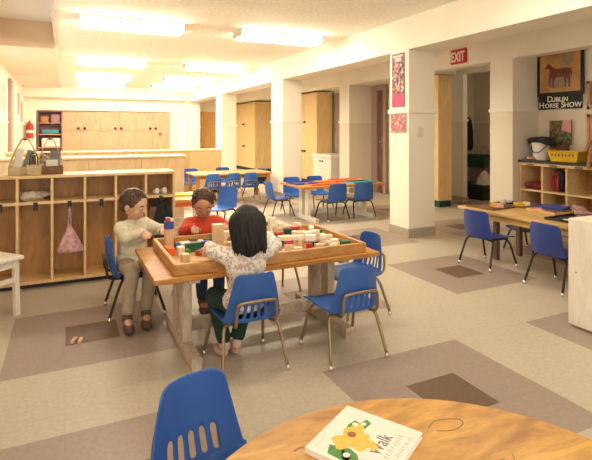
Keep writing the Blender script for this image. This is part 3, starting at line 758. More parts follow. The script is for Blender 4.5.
m = MB(); m.tube([(.06, -.02, .29), (.080, -.03, .17), (.072, -.03, .02)], lambda q: .032-.008*q, 12, 5); m.build('sleeve', M['black_cloth'], t, smooth=True)

# baskets with arched handles and books on the cubby top
def basket(label, x, y, w, d, h, body, band):
    t = thing('book_basket', label, 'basket', (x, y, .906), 0, 'book baskets on the cubby top')
    m = MB()
    W = .006
    for a in ((-w, w, -d, -d+W), (-w, w, d-W, d), (-w, -w+W, -d, d), (w-W, w, -d, d)):
        m.box(a[0], a[1], a[2], a[3], 0, .068)
    m.box(-w, w, -d, d, 0, .006); m.build('tub', body, t, .002)
    for sy in (-d, d):
        m = MB(); P = catmull([(-w, sy, .05), (-w*.72, sy*.8, h*.55), (-w*.25, sy*.45, h*.93), (0, sy*.3, h), (w*.25, sy*.45, h*.93), (w*.72, sy*.8, h*.55), (w, sy, .05)], 6)
        for p, q in zip(P, P[1:]): m.bar(p, q, .042, .006, (q-p).cross(Vector((0, 1, 0))))
        m.build('arch', band, t)
    m = MB(); m.cyl((0, -d*.4, h-.005), (0, d*.4, h-.005), .014); m.build('grip', M['brown'], t)
    return t
basket('tan canvas book basket with tall arched handle, left on the cubby top', -.30, 4.56, .115, .075, .30, M['tanbag'], M['tanbag'])
basket('dark brown book basket with patterned arched handle, right on the cubby top', -.115, 4.56, .098, .075, .30, M['brown'], M['pattern_strap'])
for k, (x, y, w, h, tilt, mt, lb) in enumerate(((-.37, 4.56, .055, .21, .18, 'paper', 'white book leaning left in the tan basket'), (-.315, 4.56, .05, .20, .30, 'bookgrey', 'dark book leaning in the middle of the tan basket'), (-.25, 4.575, .07, .15, -.06, 'foliage_pic', 'patterned book upright at the right in the tan basket'),
                                      (-.155, 4.55, .075, .17, .02, 'pattern_strap', 'brown patterned book behind in the brown basket'), (-.10, 4.53, .09, .11, -.03, 'paper', 'white booklet at the front of the brown basket'), (-.085, 4.585, .08, .19, .05, 'bookgrey', 'tall grey book at the back of the brown basket'))):
    t = thing('book', lb, 'book', (x, y, .914), 0, 'books in the baskets'); t.rotation_euler = (0, tilt, 0)
    m = MB(); m.box(-w/2+.002, w/2-.002, -.006, .006, .002, h-.003); m.build('pages', M['paper'], t)
    m = MB(); m.box(-w/2, w/2, -.009, -.006, 0, h); m.box(-w/2, w/2, .006, .009, 0, h); m.box(-w/2, -w/2+.003, -.009, .009, 0, h); m.build('cover', M[mt], t)
t = thing('tote_bag', 'small beige and green bag of papers between the two book baskets', 'bag', (-.232, 4.47, .906))
m = MB(); m.ring([[(sx*w, sy*d, z) for sx, sy in ((-1, -1), (1, -1), (1, 1), (-1, 1))] for w, d, z in ((.05, .022, 0), (.055, .026, .05), (.052, .02, .085))]); m.build('pouch', M['tanbag'], t, .006)
m = MB(); m.tube([(-.03, -.022, .08), (-.02, -.02, .17), (.02, -.02, .17), (.03, -.022, .08)], .005, 6, 4); m.build('handle', M['darkgreen'], t)

# ================================================================ LOW CABINETS BEHIND
t = thing('low_cabinet', 'pale wooden low cabinet row behind the cubbies', 'cabinet', (0, 6.3, 0))
m = MB(); m.box(-.95, 1.42, -.015, .42, .925, .95); m.build('top_panel', M['birch_pale'], t, .003)
m = MB(); m.box(-.93, 1.40, .02, .40, .06, .925); m.build('carcass', M['birch_pale'], t)
m = MB(); m.box(-.90, 1.37, .05, .38, 0, .06); m.build('plinth', M['black'], t)
for a, b in ((-.92, -.365), (-.36, .245), (.25, .860), (.865, 1.395)):
    m = MB(); m.box(a, b-.004, 0, .02, .07, .915); dd = m.build('door', M['birch_pale'], t, .002)
t = thing('low_cabinet', 'long pale wooden divider cabinet standing behind the far table', 'cabinet', (0, 9.65, 0))
m = MB(); m.box(-.95, 2.92, -.015, .42, .865, .89); m.build('top_panel', M['birch_pale'], t, .003)
m = MB(); m.box(-.93, 2.90, 0, .40, .06, .865); m.build('carcass', M['birch'], t)
m = MB(); m.box(-.90, 2.87, .05, .38, 0, .06); m.build('plinth', M['black'], t)
m = MB(); m.box(2.25, 2.88, -.008, 0, .08, .85); m.build('end_panel', M['cup_wood'], t)

# cupboards in the recess of the far wall
ux = [-.09, .99, 2.07, 3.15]
lb = ['leftmost tall pinkish wood cupboard in the back wall', 'middle tall pinkish wood cupboard in the back wall', 'rightmost tall pinkish wood cupboard with a red cross, back wall']
for k in range(3):
    a, b = ux[k], ux[k+1]; w = (b-a)/2
    t = thing('wall_cupboard', lb[k], 'cupboard', ((a+b)/2, 16.50, 0), 0, 'cupboards in the back wall')
    m = MB(); m.box(-w, w, .02, .48, 0, 1.88); m.build('carcass', M['pink_wood'], t)
    for s in (-1, 1):
        for z0, z1 in ((.05, 1.26), (1.27, 1.87)):
            x0, x1 = (0.004, w-.004) if s > 0 else (-w+.004, -.004)
            m = MB(); m.box(x0, x1, 0, .02, z0, z1); dd = m.build('door', M['pink_wood'], t, .003)
            if z0 > 1:
                m = MB(); m.cyl((s*.09, 0, 1.35), (s*.09, -.04, 1.35), .035, .045, 10); m.build('knob', M['black'], dd)
    if k == 2:
        m = MB(); m.box(.16, .32, -.006, 0, 1.14, 1.19); m.box(.215, .265, -.006, 0, 1.085, 1.245); m.build('red_cross', M['orange'], t)
# open shelf niche left of them
t = thing('niche_shelf', 'open niche shelf of folded things left of the back cupboards', 'shelf', (-.43, 16.5, 0))
m = MB(); m.box(-.33, .33, .42, .45, 0, 1.88); m.box(-.33, -.31, 0, .45, 0, 1.88); m.box(.31, .33, 0, .45, 0, 1.88); m.box(-.33, .33, 0, .45, 1.86, 1.88); m.build('case', M['mauve'], t)
for z in (.75, 1.15, 1.50): m = MB(); m.box(-.31, .31, .0, .42, z, z+.025); m.build('shelf', M['pink_wood'], t)
for x, z, w, h, mt, l_ in ((-.58, 1.525, .12, .20, 'brown_toy', 'left brown box on the top of the niche shelf'), (-.28, 1.525, .13, .26, 'mauve', 'right mauve box on the top of the niche shelf'), (-.42, 1.175, .24, .14, 'teal', 'folded grey blue blanket on the middle niche shelf'), (-.40, .775, .26, .28, 'white_plastic', 'white bundle on the lower niche shelf')):
    m = MB(); m.box(x-w, x+w, 16.54, 16.85, z, z+h); tag(m.build('storage_box', M[mt], bevel=.04, seg=3), l_, 'box', 'things in the niche shelf')

# tall cupboards in the bays
def tall_cupboard(label, x0, x1, y0, y1, z1, rows, mat, front='x'):
    t = thing('tall_cupboard', label, 'cupboard', (x0, y0, 0), 0, 'tall cupboards in the bays')
    L = y1-y0; dx = x1-x0
    m = MB(); m.box(.02, dx, 0, L, .10, z1); m.build('carcass', mat, t, .002)
    m = MB(); m.box(.05, dx-.02, .02, L-.02, 0, .10); m.build('plinth', M['black'], t)
    n = 2
    for i in range(n):
        for z0, z2 in rows:
            a, b = L*i/n+.004, L*(i+1)/n-.004
            m = MB(); m.box(0, .02, a, b, z0, z2); dd = m.build('door', mat, t, .003)
            yk = b-.06 if i == 0 else a+.06
            zk = z0+.50 if z0 > .8 else z2-.20
            m = MB(); m.cyl((0, yk, zk), (-.035, yk, zk), .022, .03, 10); m.build('knob', M['black'], dd)
    return t
tall_cupboard('tall yellow wood cupboard in the bay above the white sink unit', 5.25, 5.66, 9.89, 11.2, 2.17, ((.12, .98), (.985, 2.15)), M['cup_wood'])
tall_cupboard('farther tall yellow wood cupboard beyond the third column', 5.25, 5.90, 13.93, 15.95, 2.17, ((.12, .98), (.985, 2.15)), M['cup_wood'])
t = thing('tall_cupboard', 'tan wood cupboard with black foot behind the near column, by the EXIT doorway', 'cupboard', (5.55, 6.18, 0), 0, 'tall cupboards in the bays')
m = MB(); m.box(.02, .29, 0, 1.36, .11, 2.2); m.build('carcass', M['cup_wood'], t, .002)
for a, b in ((.004, .675), (.685, 1.355)):
    for z0, z2 in ((.115, .98), (.99, 2.19)): m = MB(); m.box(0, .02, a, b, z0, z2); m.build('door', M['cup_wood'], t, .002)
m = MB(); m.box(.04, .28, .02, 1.34, 0, .11); m.build('plinth', M['darkgreen'], t)
# white sink unit
t = thing('sink_unit', 'white low sink unit in the bay beside the tall yellow cupboard', 'cabinet', (5.12, 9.0, 0))
m = MB(); m.box(.03, .55, .02, .84, .06, .68); m.build('carcass', M['white_paint'], t)
m = MB(); m.box(-.02, .58, -.02, .87, .68, .75); m.build('worktop', M['white_plastic'], t, .015)
m = MB(); m.box(.06, .52, .05, .80, 0, .06); m.build('plinth', M['taupe'], t)
for a, b in ((.03, .42), (.43, .83)):
    m = MB(); m.box(.01, .03, a, b, .08, .67); dd = m.build('door', M['white_paint'], t, .003)
    m = MB(); m.cyl((.01, b-.05 if a < .1 else a+.05, .6), (-.02, b-.05 if a < .1 else a+.05, .6), .016); m.build('knob', M['black'], dd)
m = MB(); m.tube([(.50, .42, .75), (.50, .42, .92), (.44, .42, .96), (.36, .42, .93)], .012, 8, 5); m.build('tap', M['chrome'], t)
# white cabinet at the right edge
t = thing('white_cabinet', 'white painted wooden cabinet at the right edge of the frame', 'cabinet', (2.949, 2.074, 0))
m = MB(); m.box(0, .50, -.90, 0, .015, .70); m.build('carcass', M['white_chair'], t, .006)
m = MB(); m.box(.02, .48, -.88, -.02, 0, .015); m.build('plinth', M['taupe'], t)
m = MB(); m.cyl((.001, -.055, .36), (-.004, -.055, .36), .006); m.build('screw', M['taupe'], t)

# ================================================================ DIM SIDE ROOM
t = thing('wall_basin', 'dark green wall basin in the dim room through the doorway', 'basin', (7.2, 7.12, 0))
m = MB(); m.box(0, .44, -.35, .35, .56, .80); m.build('bowl', M['darkgreen'], t, .03)
m = MB(); m.box(.18, .40, -.10, .10, 0, .56); m.build('pedestal', M['taupe'], t, .02)
m = MB(); m.tube([(.38, 0, .80), (.38, 0, .93), (.28, 0, .94)], .014, 8, 4); m.build('tap', M['chrome'], t)
t = thing('storage_bin', 'black storage bin on the floor in the dim doorway room', 'bin', (7.0, 6.75, 0))
m = MB(); m.ring([[(sx*w, sy*d, z) for sx, sy in ((-1, -1), (1, -1), (1, 1), (-1, 1))] for w, d, z in ((.18, .30, 0), (.21, .34, .24))]); m.build('tub', M['black'], t, .01)
m = MB(); m.box(-.22, .22, -.35, .35, .24, .28); m.build('lid', M['darkgreen'], t, .008)
m = MB(); m.ring([[(6.95+sx*w, 6.52+sy*d, z) for sx, sy in ((-1, -1), (1, -1), (1, 1), (-1, 1))] for w, d, z in ((.13, .11, .28), (.11, .09, .36), (.06, .06, .48), (.02, .03, .54))])
o = m.build('towel_pile', M['greycloth'], bevel=.02); tag(o, 'pale crumpled towel on the black bin in the doorway room', 'towel')
t = thing('hanging_coat', 'narrow black coat hanging on the wall in the doorway room', 'coat', (7.69, 7.05, 0))
t.location = (7.5, 7.455, 0)
m = MB(); m.ring([[(w*math.cos(a), d*math.sin(a), z) for a in [2*PI*k/20 for k in range(20)]] for w, d, z in ((.10, .04, .88), (.12, .06, 1.0), (.11, .05, 1.3), (.07, .04, 1.48), (.02, .02, 1.54))]); m.build('body', M['black_cloth'], t, smooth=True)
m = MB(); m.cyl((0, .04, 1.54), (0, -.03, 1.56), .012); m.build('hook', M['chrome'], t)
# ================================================================ ALCOVE CUBBIES
t = thing('cubby_shelf', 'wooden cubby shelf with black top under the horse poster', 'shelf', (5.35, 4.44, 0))
Y1 = -2.72
m = MB(); m.box(-.03, .38, Y1, .0, .862, .892); m.build('black_top', M['black'], t, .006)
m = MB(); m.box(-.008, .37, Y1, 0, .825, .862); m.build('top_panel', M['birch_edge'], t, .002)
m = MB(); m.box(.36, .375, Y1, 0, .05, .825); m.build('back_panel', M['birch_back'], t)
for k in range(9):
    y = -.011-k*.322
    m = MB(); m.box(0, .36, y-.011, y+.011, .05, .825); m.build('side_panel' if k in (0, 8) else 'divider', M['birch_edge'], t, .002)
m = MB(); m.box(.003, .36, Y1, -.01, .498, .52); m.build('shelf', M['birch_edge'], t, .002)
m = MB(); m.box(0, .36, Y1, -.01, .05, .08); m.build('bottom_panel', M['birch'], t, .002)
m = MB(); m.box(.03, .34, Y1+.03, -.03, 0, .05); m.build('plinth', M['black'], t)
for k in range(8):
    y = -.172-k*.322
    m = MB(); m.box(-.012, -.008, y-.05, y+.05, .832, .846); m.build('name_strip', M['black'], t)
# things in the cells
def heap(name, mat, label, cat, c, r, n, h, seed, part=None):
    random.seed(seed); m = MB()
    for k in range(n):
        p = (c[0]+random.uniform(-r[0], r[0])*.5, c[1]+random.uniform(-r[1], r[1])*.55, c[2]+h*.3+random.uniform(0, h*.45))
        m.ell(p, (r[0]*.6, r[1]*.55, h*.30), Matrix.Rotation(random.uniform(0, 3), 4, 'Z') @ Matrix.Rotation(random.uniform(-.4, .4), 4, 'X'), 18, 12, jit=.55, jf=18)
    return tag(m.build(name, mat, smooth=True), label, cat)
heap('cloth_pile', M['dkred'], 'dark red cloth heaped in the upper left cell of the alcove cubbies', 'cloth', (5.47, 4.27, .52), (.10, .13), 7, .12, 21)
t = thing('backpack', 'red and black backpack in the second upper cell of the alcove cubbies', 'backpack', (5.48, 3.95, .52))
m = MB(); m.ell((0, 0, .125), (.09, .10, .125), jit=.25, jf=12, seg=20, rings=14); m.build('body', M['dkred'], t, smooth=True)
m = MB(); m.ell((-.06, -.045, .14), (.05, .05, .11), jit=.3, jf=14); m.build('side_pocket', M['black_cloth'], t, smooth=True)
for s in (-.03, .035): m = MB(); m.tube([(-.05, s, .235), (-.115, s*1.5, .16), (-.10, s*1.2, .04), (-.07, s, .01)], .010, 8, 5); m.build('strap', M['red'], t, smooth=True)
heap('cloth_pile', M['mauve'], 'brownish cloth heap in the lower cell under the red backpack', 'cloth', (5.49, 3.93, .08), (.10, .12), 7, .30, 22)
heap('cloth_pile', M['brown'], 'dark brown cloth heap in the lower left cell of the alcove cubbies', 'cloth', (5.49, 4.26, .08), (.10, .12), 6, .26, 23)
# things on the black top
t = thing('bucket', 'white plastic bucket with dark handle on the black cubby top', 'bucket', (5.53, 4.26, .892))
m = MB(); m.lathe([(.088, 0), (.092, .004), (.108, .20), (.113, .205), (.113, .225), (.105, .225)], n=32); m.build('tub', M['white_plastic'], t)
m = MB(); m.tube([(-.03, .11, .20), (-.10, .06, .13), (-.125, 0, .10), (-.10, -.06, .11), (-.03, -.112, .20)], .006, 8, 6); m.build('handle', M['black'], t, smooth=True)
random.seed(5); m = MB()
m.ell((5.53, 4.26, 1.15), (.14, .15, .045), None, 24, 14, jit=.35, jf=9)
m.ell((5.50, 4.16, 1.135), (.10, .13, .035), Matrix.Rotation(.3, 4, 'X'), 20, 12, jit=.45, jf=12)
m.ell((5.52, 4.33, 1.14), (.09, .09, .035), Matrix.Rotation(-.3, 4, 'X'), 20, 12, jit=.45, jf=12)
tag(m.build('cloth', M['black_cloth'], smooth=True), 'dark cloth bundled on top of the white bucket', 'cloth')
t = thing('basket', 'yellow plastic basket with slotted sides on the black cubby top', 'basket', (5.50, 3.86, .892))
m = MB()
def rect(w, d, z): return [(w*sx, d*sy, z) for sx, sy in ((-1, -1), (1, -1), (1, 1), (-1, 1))]
m.ring([rect(.10, .165, 0), rect(.11, .18, .055), rect(.118, .192, .115), rect(.132, .21, .12), rect(.132, .21, .132), rect(.114, .188, .132), rect(.105, .176, .055), rect(.095, .16, .006)])
m.build('tub', M['yellow'], t, .004)
m = MB()
for k in range(7): m.box(-.117, -.106, -.135+k*.045-.010, -.135+k*.045+.010, .066, .10)
m.build('slot_row', M['brown'], t)
for s in (-1, 1): m = MB(); m.tube([(-.05, s*.205, .13), (-.05, s*.225, .145), (.05, s*.225, .145), (.05, s*.205, .13)], .007, 8, 3); m.build('handle', M['yellow'], t, smooth=True)
t = thing('picture', 'unframed dark foliage picture with pink corner behind the yellow basket', 'picture', (5.715, 4.12, 1.09))
m = MB(); m.box(-.012, 0, -.15, .15, 0, .31); m.build('board', M['foliage_pic'], t)
m = MB(); m.prism([(.02, .19), (.15, .15), (.15, .31), (.04, .31)], on_wall_mx(-.0125, 0, 0), .001); m.build('pink_patch', M['pinkpaint'], t)
m = MB(); m.box(-.10, 0, -.12, .12, -.198, 0); m.build('backing_box', M['brown'], t)
heap('cloth_scrap', M['pinkpaint'], 'pink scraps lying left of the white bucket', 'cloth', (5.40, 4.33, .892), (.05, .07), 5, .05, 31)
heap('cloth_pile', M['black_cloth'], 'black cloth heaped right of the yellow basket on the cubby top', 'cloth', (5.50, 3.42, .892), (.12, .17), 7, .12, 33)
t = thing('soft_toy', 'brown long-limbed soft toy sitting on the cubby top at the right edge', 'toy', (5.36, 3.40, 1.02))
m = MB(); m.ell((0.02, 0, .10), (.06, .065, .10)); m.ell((-.01, .01, .245), (.055, .055, .06)); m.ell((-.055, .015, .235), (.03, .028, .025)); m.build('body', M['brown_toy'], t, smooth=True)
for s in (-1, 1):
    m = MB(); m.tube([(0.0, s*.05, .16), (-.04, s*.09, .10), (-.06, s*.11, .02)], lambda q: .02, 10, 5); m.build('arm', M['brown_toy'], t, smooth=True)
    m = MB(); m.tube([(0.0, s*.035, .03), (-.06, s*.05, .01), (-.085, s*.06, -.10), (-.09, s*.062, -.18)], lambda q: .022, 10, 5); m.build('leg', M['brown_toy'], t, smooth=True)
    m = MB(); m.ell((-.005, .01+s*.05, .29), (.015, .022, .025)); m.build('ear', M['brown_toy'], t, smooth=True)
m = MB(); m.ell((-.083, .015, .24), (.008, .01, .008)); m.build('nose', M['black'], t, smooth=True)

# ================================================================ ACTIVITY TABLE CONTENTS
def tray(label, x, y, w, d, rz, mat, z=.505, group='trays on the activity table', h=.02):
    t = thing('tray', label, 'tray', (x, y, z), rz, group)
    m = MB(); m.box(-w, w, -d, d, 0, .005); m.build('base', mat, t)
    m = MB()
    for a in ((-w, w, -d, -d+.012), (-w, w, d-.012, d), (-w, -w+.012, -d, d), (w-.012, w, -d, d)): m.box(a[0], a[1], a[2], a[3], 0, h)
    m.build('rim', mat, t, .002)
    return t
tray('flat brown tray of bits at the far left corner of the activity table', 3.83, 3.52, .17, .16, .1, M['brown'])
tray('flat brown tray of coloured scraps at the far right of the activity table', 4.16, 3.50, .13, .18, .05, M['brown'])
tray('wooden tray with a blue folder in the middle of the activity table', 4.15, 3.07, .16, .17, -.1, M['birch'])
tray('black tray of mauve scraps at the near end of the activity table', 3.99, 2.68, .26, .17, .05, M['black'])
def small(name, label, cat, mat, x, y, z, dims, rz=0, group=None, bevel=.003):
    m = MB(); m.box(-dims[0]/2, dims[0]/2, -dims[1]/2, dims[1]/2, 0, dims[2])
    o = m.build(name, mat, None, bevel); o.location = (x, y, z); o.rotation_euler = (0, 0, rz); return tag(o, label, cat, group)
small('folder', 'blue folder lying on the wooden tray in the middle of the activity table', 'folder', M['bluepaint'], 4.19, 3.09, .528, (.22, .22, .022), .3)
small('book', 'brown book under the blue folder on the activity table', 'book', M['brown'], 4.17, 3.08, .510, (.24, .25, .018), .25)
small('wooden_block', 'yellow block on the far left tray of the activity table', 'block', M['yellow'], 3.90, 3.50, .51, (.10, .11, .03), .5)
small('wooden_block', 'second yellow piece on the far right tray of the activity table', 'block', M['yellow'], 4.14, 3.44, .51, (.08, .09, .03), 1.0)
small('paper_piece', 'white card on the far right tray of the activity table', 'paper', M['paper'], 4.20, 3.40, .512, (.07, .06, .035), .8)
small('paper_piece', 'black card standing on the far right tray of the activity table', 'paper', M['black'], 4.14, 3.58, .51, (.05, .10, .03), .1)
small('paper_piece', 'black strip at the front of the black tray on the activity table', 'paper', M['black'], 3.85, 2.72, .51, (.10, .16, .008), .2)
small('paper_piece', 'white strip on the black tray of the activity table', 'paper', M['paper'], 3.83, 2.62, .512, (.03, .20, .01), .3)
heap('felt_scrap', M['pinkpaint'], 'pink felt scraps at the front edge of the far left tray', 'scrap', (3.82, 3.40, .51), (.05, .06), 4, .04, 41)
heap('felt_scrap', M['pinkpaint'], 'pink felt scraps left of the blue folder on the activity table', 'scrap', (4.02, 3.13, .51), (.05, .06), 4, .035, 42)
heap('felt_scrap', M['paper_grey'], 'grey blue felt scraps on the far right tray', 'scrap', (4.10, 3.56, .51), (.06, .06), 4, .045, 43)
heap('felt_scrap', M['mauve'], 'mauve felt heap in the middle of the black tray', 'scrap', (4.02, 2.70, .51), (.08, .09), 6, .07, 44)
heap('felt_scrap', M['orange'], 'orange felt scraps on the black tray beside the mauve heap', 'scrap', (4.17, 2.68, .51), (.05, .06), 4, .045, 45)
heap('felt_scrap', M['mauve'], 'second mauve felt heap at the far side of the black tray', 'scrap', (4.16, 2.80, .51), (.06, .07), 5, .08, 46)
heap('felt_scrap', M['pinkpaint'], 'pink felt heap at the near right of the black tray', 'scrap', (4.12, 2.57, .51), (.05, .05), 4, .06, 47)
# sheets on the second table
for x, y, w, d, rz, mt, l_ in ((3.10, 6.28, .19, .15, .1, 'bluepaint', 'dark blue tray at the left of the orange-topped table'), (3.30, 6.05, .23, .13, .05, 'orange', 'orange red tray at the front of the orange-topped table'),
                               (3.88, 6.36, .24, .14, -.05, 'orange', 'red tray at the back of the orange-topped table'), (3.93, 6.05, .20, .13, .08, 'teal', 'teal blue tray at the right of the orange-topped table')):
    tray(l_, x, y, w, d, rz, M[mt], group='coloured trays on the orange-topped table', h=.022)

# ================================================================ BLOCK TRAY
TX0, TX1, TY0, TY1 = .51, 1.70, 2.54, 3.235
t = thing('block_tray', 'large shallow wooden tray full of building blocks on the long table', 'tray', ((TX0+TX1)/2, (TY0+TY1)/2, .505))
hx, hy = (TX1-TX0)/2, (TY1-TY0)/2
m = MB(); m.box(-hx+.02, hx-.02, -hy+.02, hy-.02, .002, .014); m.build('bed', M['traybed'], t)
for a in ((-hx, hx, -hy, -hy+.025), (-hx, hx, hy-.025, hy), (-hx, -hx+.025, -hy+.025, hy-.025), (hx-.025, hx, -hy+.025, hy-.025)):
    m = MB(); m.box(a[0], a[1], a[2], a[3], 0, .062); m.build('side_rail', M['traywood'], t, .006)
Z0 = .5192
def blk(name, label, mat, x, y, dims, rz=0, z=Z0, group=None, kind='box'):
    m = MB(); a, b, c = dims
    if kind == 'box': m.box(-a/2, a/2, -b/2, b/2, 0, c)
    elif kind == 'cyl': m.lathe([(a/2, 0), (a/2, c)], n=20)
    elif kind == 'roll': m.cyl((-a/2, 0, c/2), (a/2, 0, c/2), c/2, n=18)
    elif kind == 'tri': m.prism([(-a/2, 0), (a/2, 0), (0, c)], Matrix(((1, 0, 0, 0), (0, 0, -1, b/2), (0, 1, 0, 0), (0, 0, 0, 1))), b)
    elif kind == 'arch':
        r = a*.30
        P = [(-a/2, 0), (-r, 0)]+[(-r*math.cos(q), r*math.sin(q)) for q in [PI*k/10 for k in range(1, 10)]]+[(r, 0), (a/2, 0), (a/2, c), (-a/2, c)]
        m.prism(P, Matrix(((1, 0, 0, 0), (0, 0, -1, b/2), (0, 1, 0, 0), (0, 0, 0, 1))), b)
    o = m.build(name, M[mat], None, .003 if kind in ('box', 'arch') else .0015)
    o.location = (x, y, z); o.rotation_euler = (0, 0, rz); return tag(o, label, 'block', group)
GB = 'coloured and plain blocks placed in the tray'
# left half, one by one
blk('wooden_block', 'tall pinkish wooden block standing in the far left corner of the tray', 'block_pink', .592, 3.12, (.050, .050, .125))
blk('wooden_block', 'navy blue block on top of the tall pinkish block', 'bluepaint', .592, 3.12, (.054, .054, .046), z=Z0+.1255)
blk('wooden_block', 'small red block topping the navy block on the tower', 'red', .587, 3.12, (.026, .036, .024), z=Z0+.172)
blk('wooden_block', 'small white block beside the red one on the tower top', 'block_pale', .609, 3.12, (.018, .036, .018), z=Z0+.172)
blk('wooden_block', 'tall plain wooden block standing by the girl, tallest in the middle of the tray', 'block', .800, 2.73, (.060, .055, .205))
blk('wooden_block', 'orange red block lying against the left rail of the tray', 'orange', .568, 2.965, (.045, .11, .045), .05)
blk('wooden_cylinder', 'navy blue cylinder lying at the foot of the tower', 'bluepaint', .660, 3.06, (.085, .04, .045), .2, kind='roll')
blk('wooden_block', 'plain block behind the orange red one in the tray', 'block_pale', .625, 2.925, (.04, .05, .05), .1)
blk('wooden_block', 'long dark green block on edge in the left half of the tray', 'greenpaint', .715, 2.975, (.10, .035, .055), .05)
blk('wooden_block', 'navy block butting the dark green one in the tray', 'bluepaint', .795, 2.985, (.055, .035, .055), .05)
blk('wooden_plank', 'pale plank laid flat behind the dark green block', 'block_pale', .725, 3.055, (.15, .06, .045), .08)
blk('wooden_block', 'small brown block on the pale plank', 'brown', .735, 3.06, (.05, .035, .018), .1, z=Z0+.0455)
blk('wooden_block', 'green block beyond the pale plank in the tray', 'greenpaint', .83, 3.07, (.04, .04, .05), .3)
blk('wooden_arch', 'plain arch block at the back rail of the tray', 'block_pale', 1.02, 3.17, (.11, .035, .065), 0, kind='arch')
blk('wooden_block', 'brown block left of the arch at the back rail', 'brown', .90, 3.165, (.04, .03, .05), 0)
blk('wooden_block', 'pinkish block beside the arch at the back rail', 'block_pink', .945, 3.155, (.03, .03, .04), 0.2)
blk('wooden_block', 'long red block lying askew in the left half of the tray', 'red', .765, 2.885, (.12, .04, .030), .45)
blk('wooden_triangle', 'red triangle block beside the long red one', 'red', .845, 2.915, (.07, .04, .05), .2, kind='tri')
blk('wooden_block', 'plain cube alone near the front left corner of the tray', 'block', .617, 2.765, (.045, .045, .045), .12)
blk('wooden_block', 'olive block between the plain cube and the dark green block', 'leafgreen', .665, 2.93, (.035, .03, .03), .4)
blk('wooden_plank', 'long pale plank lying behind the tall plain block', 'block_pale', .835, 2.835, (.14, .05, .035), .15)
blk('wooden_block', 'white block stacked on the long pale plank', 'block_pale', .80, 2.845, (.06, .04, .025), .4, z=Z0+.0355)
blk('wooden_block', 'yellow block behind the tall plain block', 'yellow', .905, 2.985, (.05, .035, .035), .5)
blk('wooden_block', 'grey painted block beside the yellow one in the tray', 'paper_grey', .93, 2.90, (.035, .035, .055), .2)
blk('wooden_plank', 'mid-length plain plank near the girl left of her hair', 'block', .93, 2.80, (.12, .03, .03), -.3)
# right half: a jumbled heap; rows of spots without overlap, kinds cycled
random.seed(19)
cols = ['block_pale', 'block', 'block_pale', 'block_pale', 'red', 'block', 'block_pale', 'greenpaint', 'block_pale', 'block', 'pinkpaint', 'block_pale', 'block', 'darkgreen', 'block_pale', 'paper', 'block_pale', 'orange', 'block', 'bluepaint']
desc = {'block_pale': 'small pale wood block in the jumble on the right half of the tray', 'block': 'small tan wood block in the jumble on the right half of the tray', 'paper': 'small white block in the jumble on the right half of the tray',
        'red': 'small red block in the jumble on the right half of the tray', 'greenpaint': 'small green block in the jumble on the right half of the tray', 'darkgreen': 'small dark green block in the jumble on the right half of the tray',
        'pinkpaint': 'small pink block in the jumble on the right half of the tray', 'orange': 'small orange block in the jumble on the right half of the tray', 'bluepaint': 'small blue block in the jumble on the right half of the tray'}
k = 0
for j in range(5):
    for i in range(8):
        x = 1.03+i*.083+random.uniform(-.008, .008); y = 2.665+j*.112+random.uniform(-.012, .012)
        if x > 1.635 or y > 3.18: continue
        mt = cols[k % len(cols)]; kd = ('box', 'box', 'tri', 'box', 'cyl', 'box', 'roll', 'box')[k % 8]; k += 1
        if kd == 'cyl': dm = (.042, .042, .05)
        elif kd == 'tri': dm = (.06, .035, .035)
        elif kd == 'roll': dm = (.065, .03, .032)
        else: dm = (random.uniform(.05, .068), random.uniform(.03, .042), random.uniform(.025, .048))
        blk('wooden_block', desc[mt], mt, x, y, dm, random.uniform(-.5, .5), group='jumbled '+desc[mt].split(' block')[0].replace('small ', '')+' blocks', kind=kd)
# second layer
for k, (x, y) in enumerate(((1.06, 2.83), (1.12, 2.74), (1.19, 2.86), (1.40, 2.72), (1.50, 2.74), (1.24, 2.70), (1.06, 3.06), (1.33, 3.08), (1.55, 2.90), (1.40, 2.92), (1.14, 3.14), (1.50, 3.12))):
    mt = ('block_pale', 'block', 'block_pale', 'paper', 'block_pale', 'red', 'block_pale', 'block', 'greenpaint', 'block_pale', 'block', 'block_pale')[k]
    blk('wooden_block', desc[mt], mt, x, y, (random.uniform(.045, .075), random.uniform(.025, .04), random.uniform(.022, .04)), random.uniform(-1.2, 1.2), z=Z0+.0505, group='jumbled '+desc[mt].split(' block')[0].replace('small ', '')+' blocks')
for x, y, rz, mt, dm, lb_ in ((1.14, 2.98, .5, 'block_pale', (.16, .035, .03), 'long pale plank leaning across the top of the block jumble, left'), (1.30, 2.80, -.2, 'block_pale', (.17, .04, .028), 'long pale plank across the front of the block jumble'),
                         (1.47, 2.86, .25, 'block_pale', (.13, .05, .03), 'pale plank on top of the jumble at the right end'), (1.21, 3.10, .1, 'block', (.10, .05, .04), 'tan slab on top of the jumble at the back'),
                         (1.36, 2.98, -.4, 'darkgreen', (.06, .04, .035), 'dark green block on top of the jumble'), (1.45, 3.05, .6, 'red', (.07, .035, .03), 'red block on top of the jumble at the back right'),
                         (1.27, 2.93, .2, 'red', (.05, .035, .03), 'red block on top of the middle of the jumble'), (1.55, 3.0, 1.1, 'paper', (.10, .035, .03), 'white bar on top of the jumble at the far right')):
    blk('wooden_block', lb_, mt, x, y, dm, rz, z=Z0+.050)
blk('wooden_block', 'tall pale block standing at the back rail of the tray, right half', 'block_pale', 1.33, 3.185, (.05, .04, .13), 0)
blk('wooden_block', 'second pale block standing beside the tall one at the back rail', 'block_pale', 1.40, 3.19, (.045, .035, .085), 0)

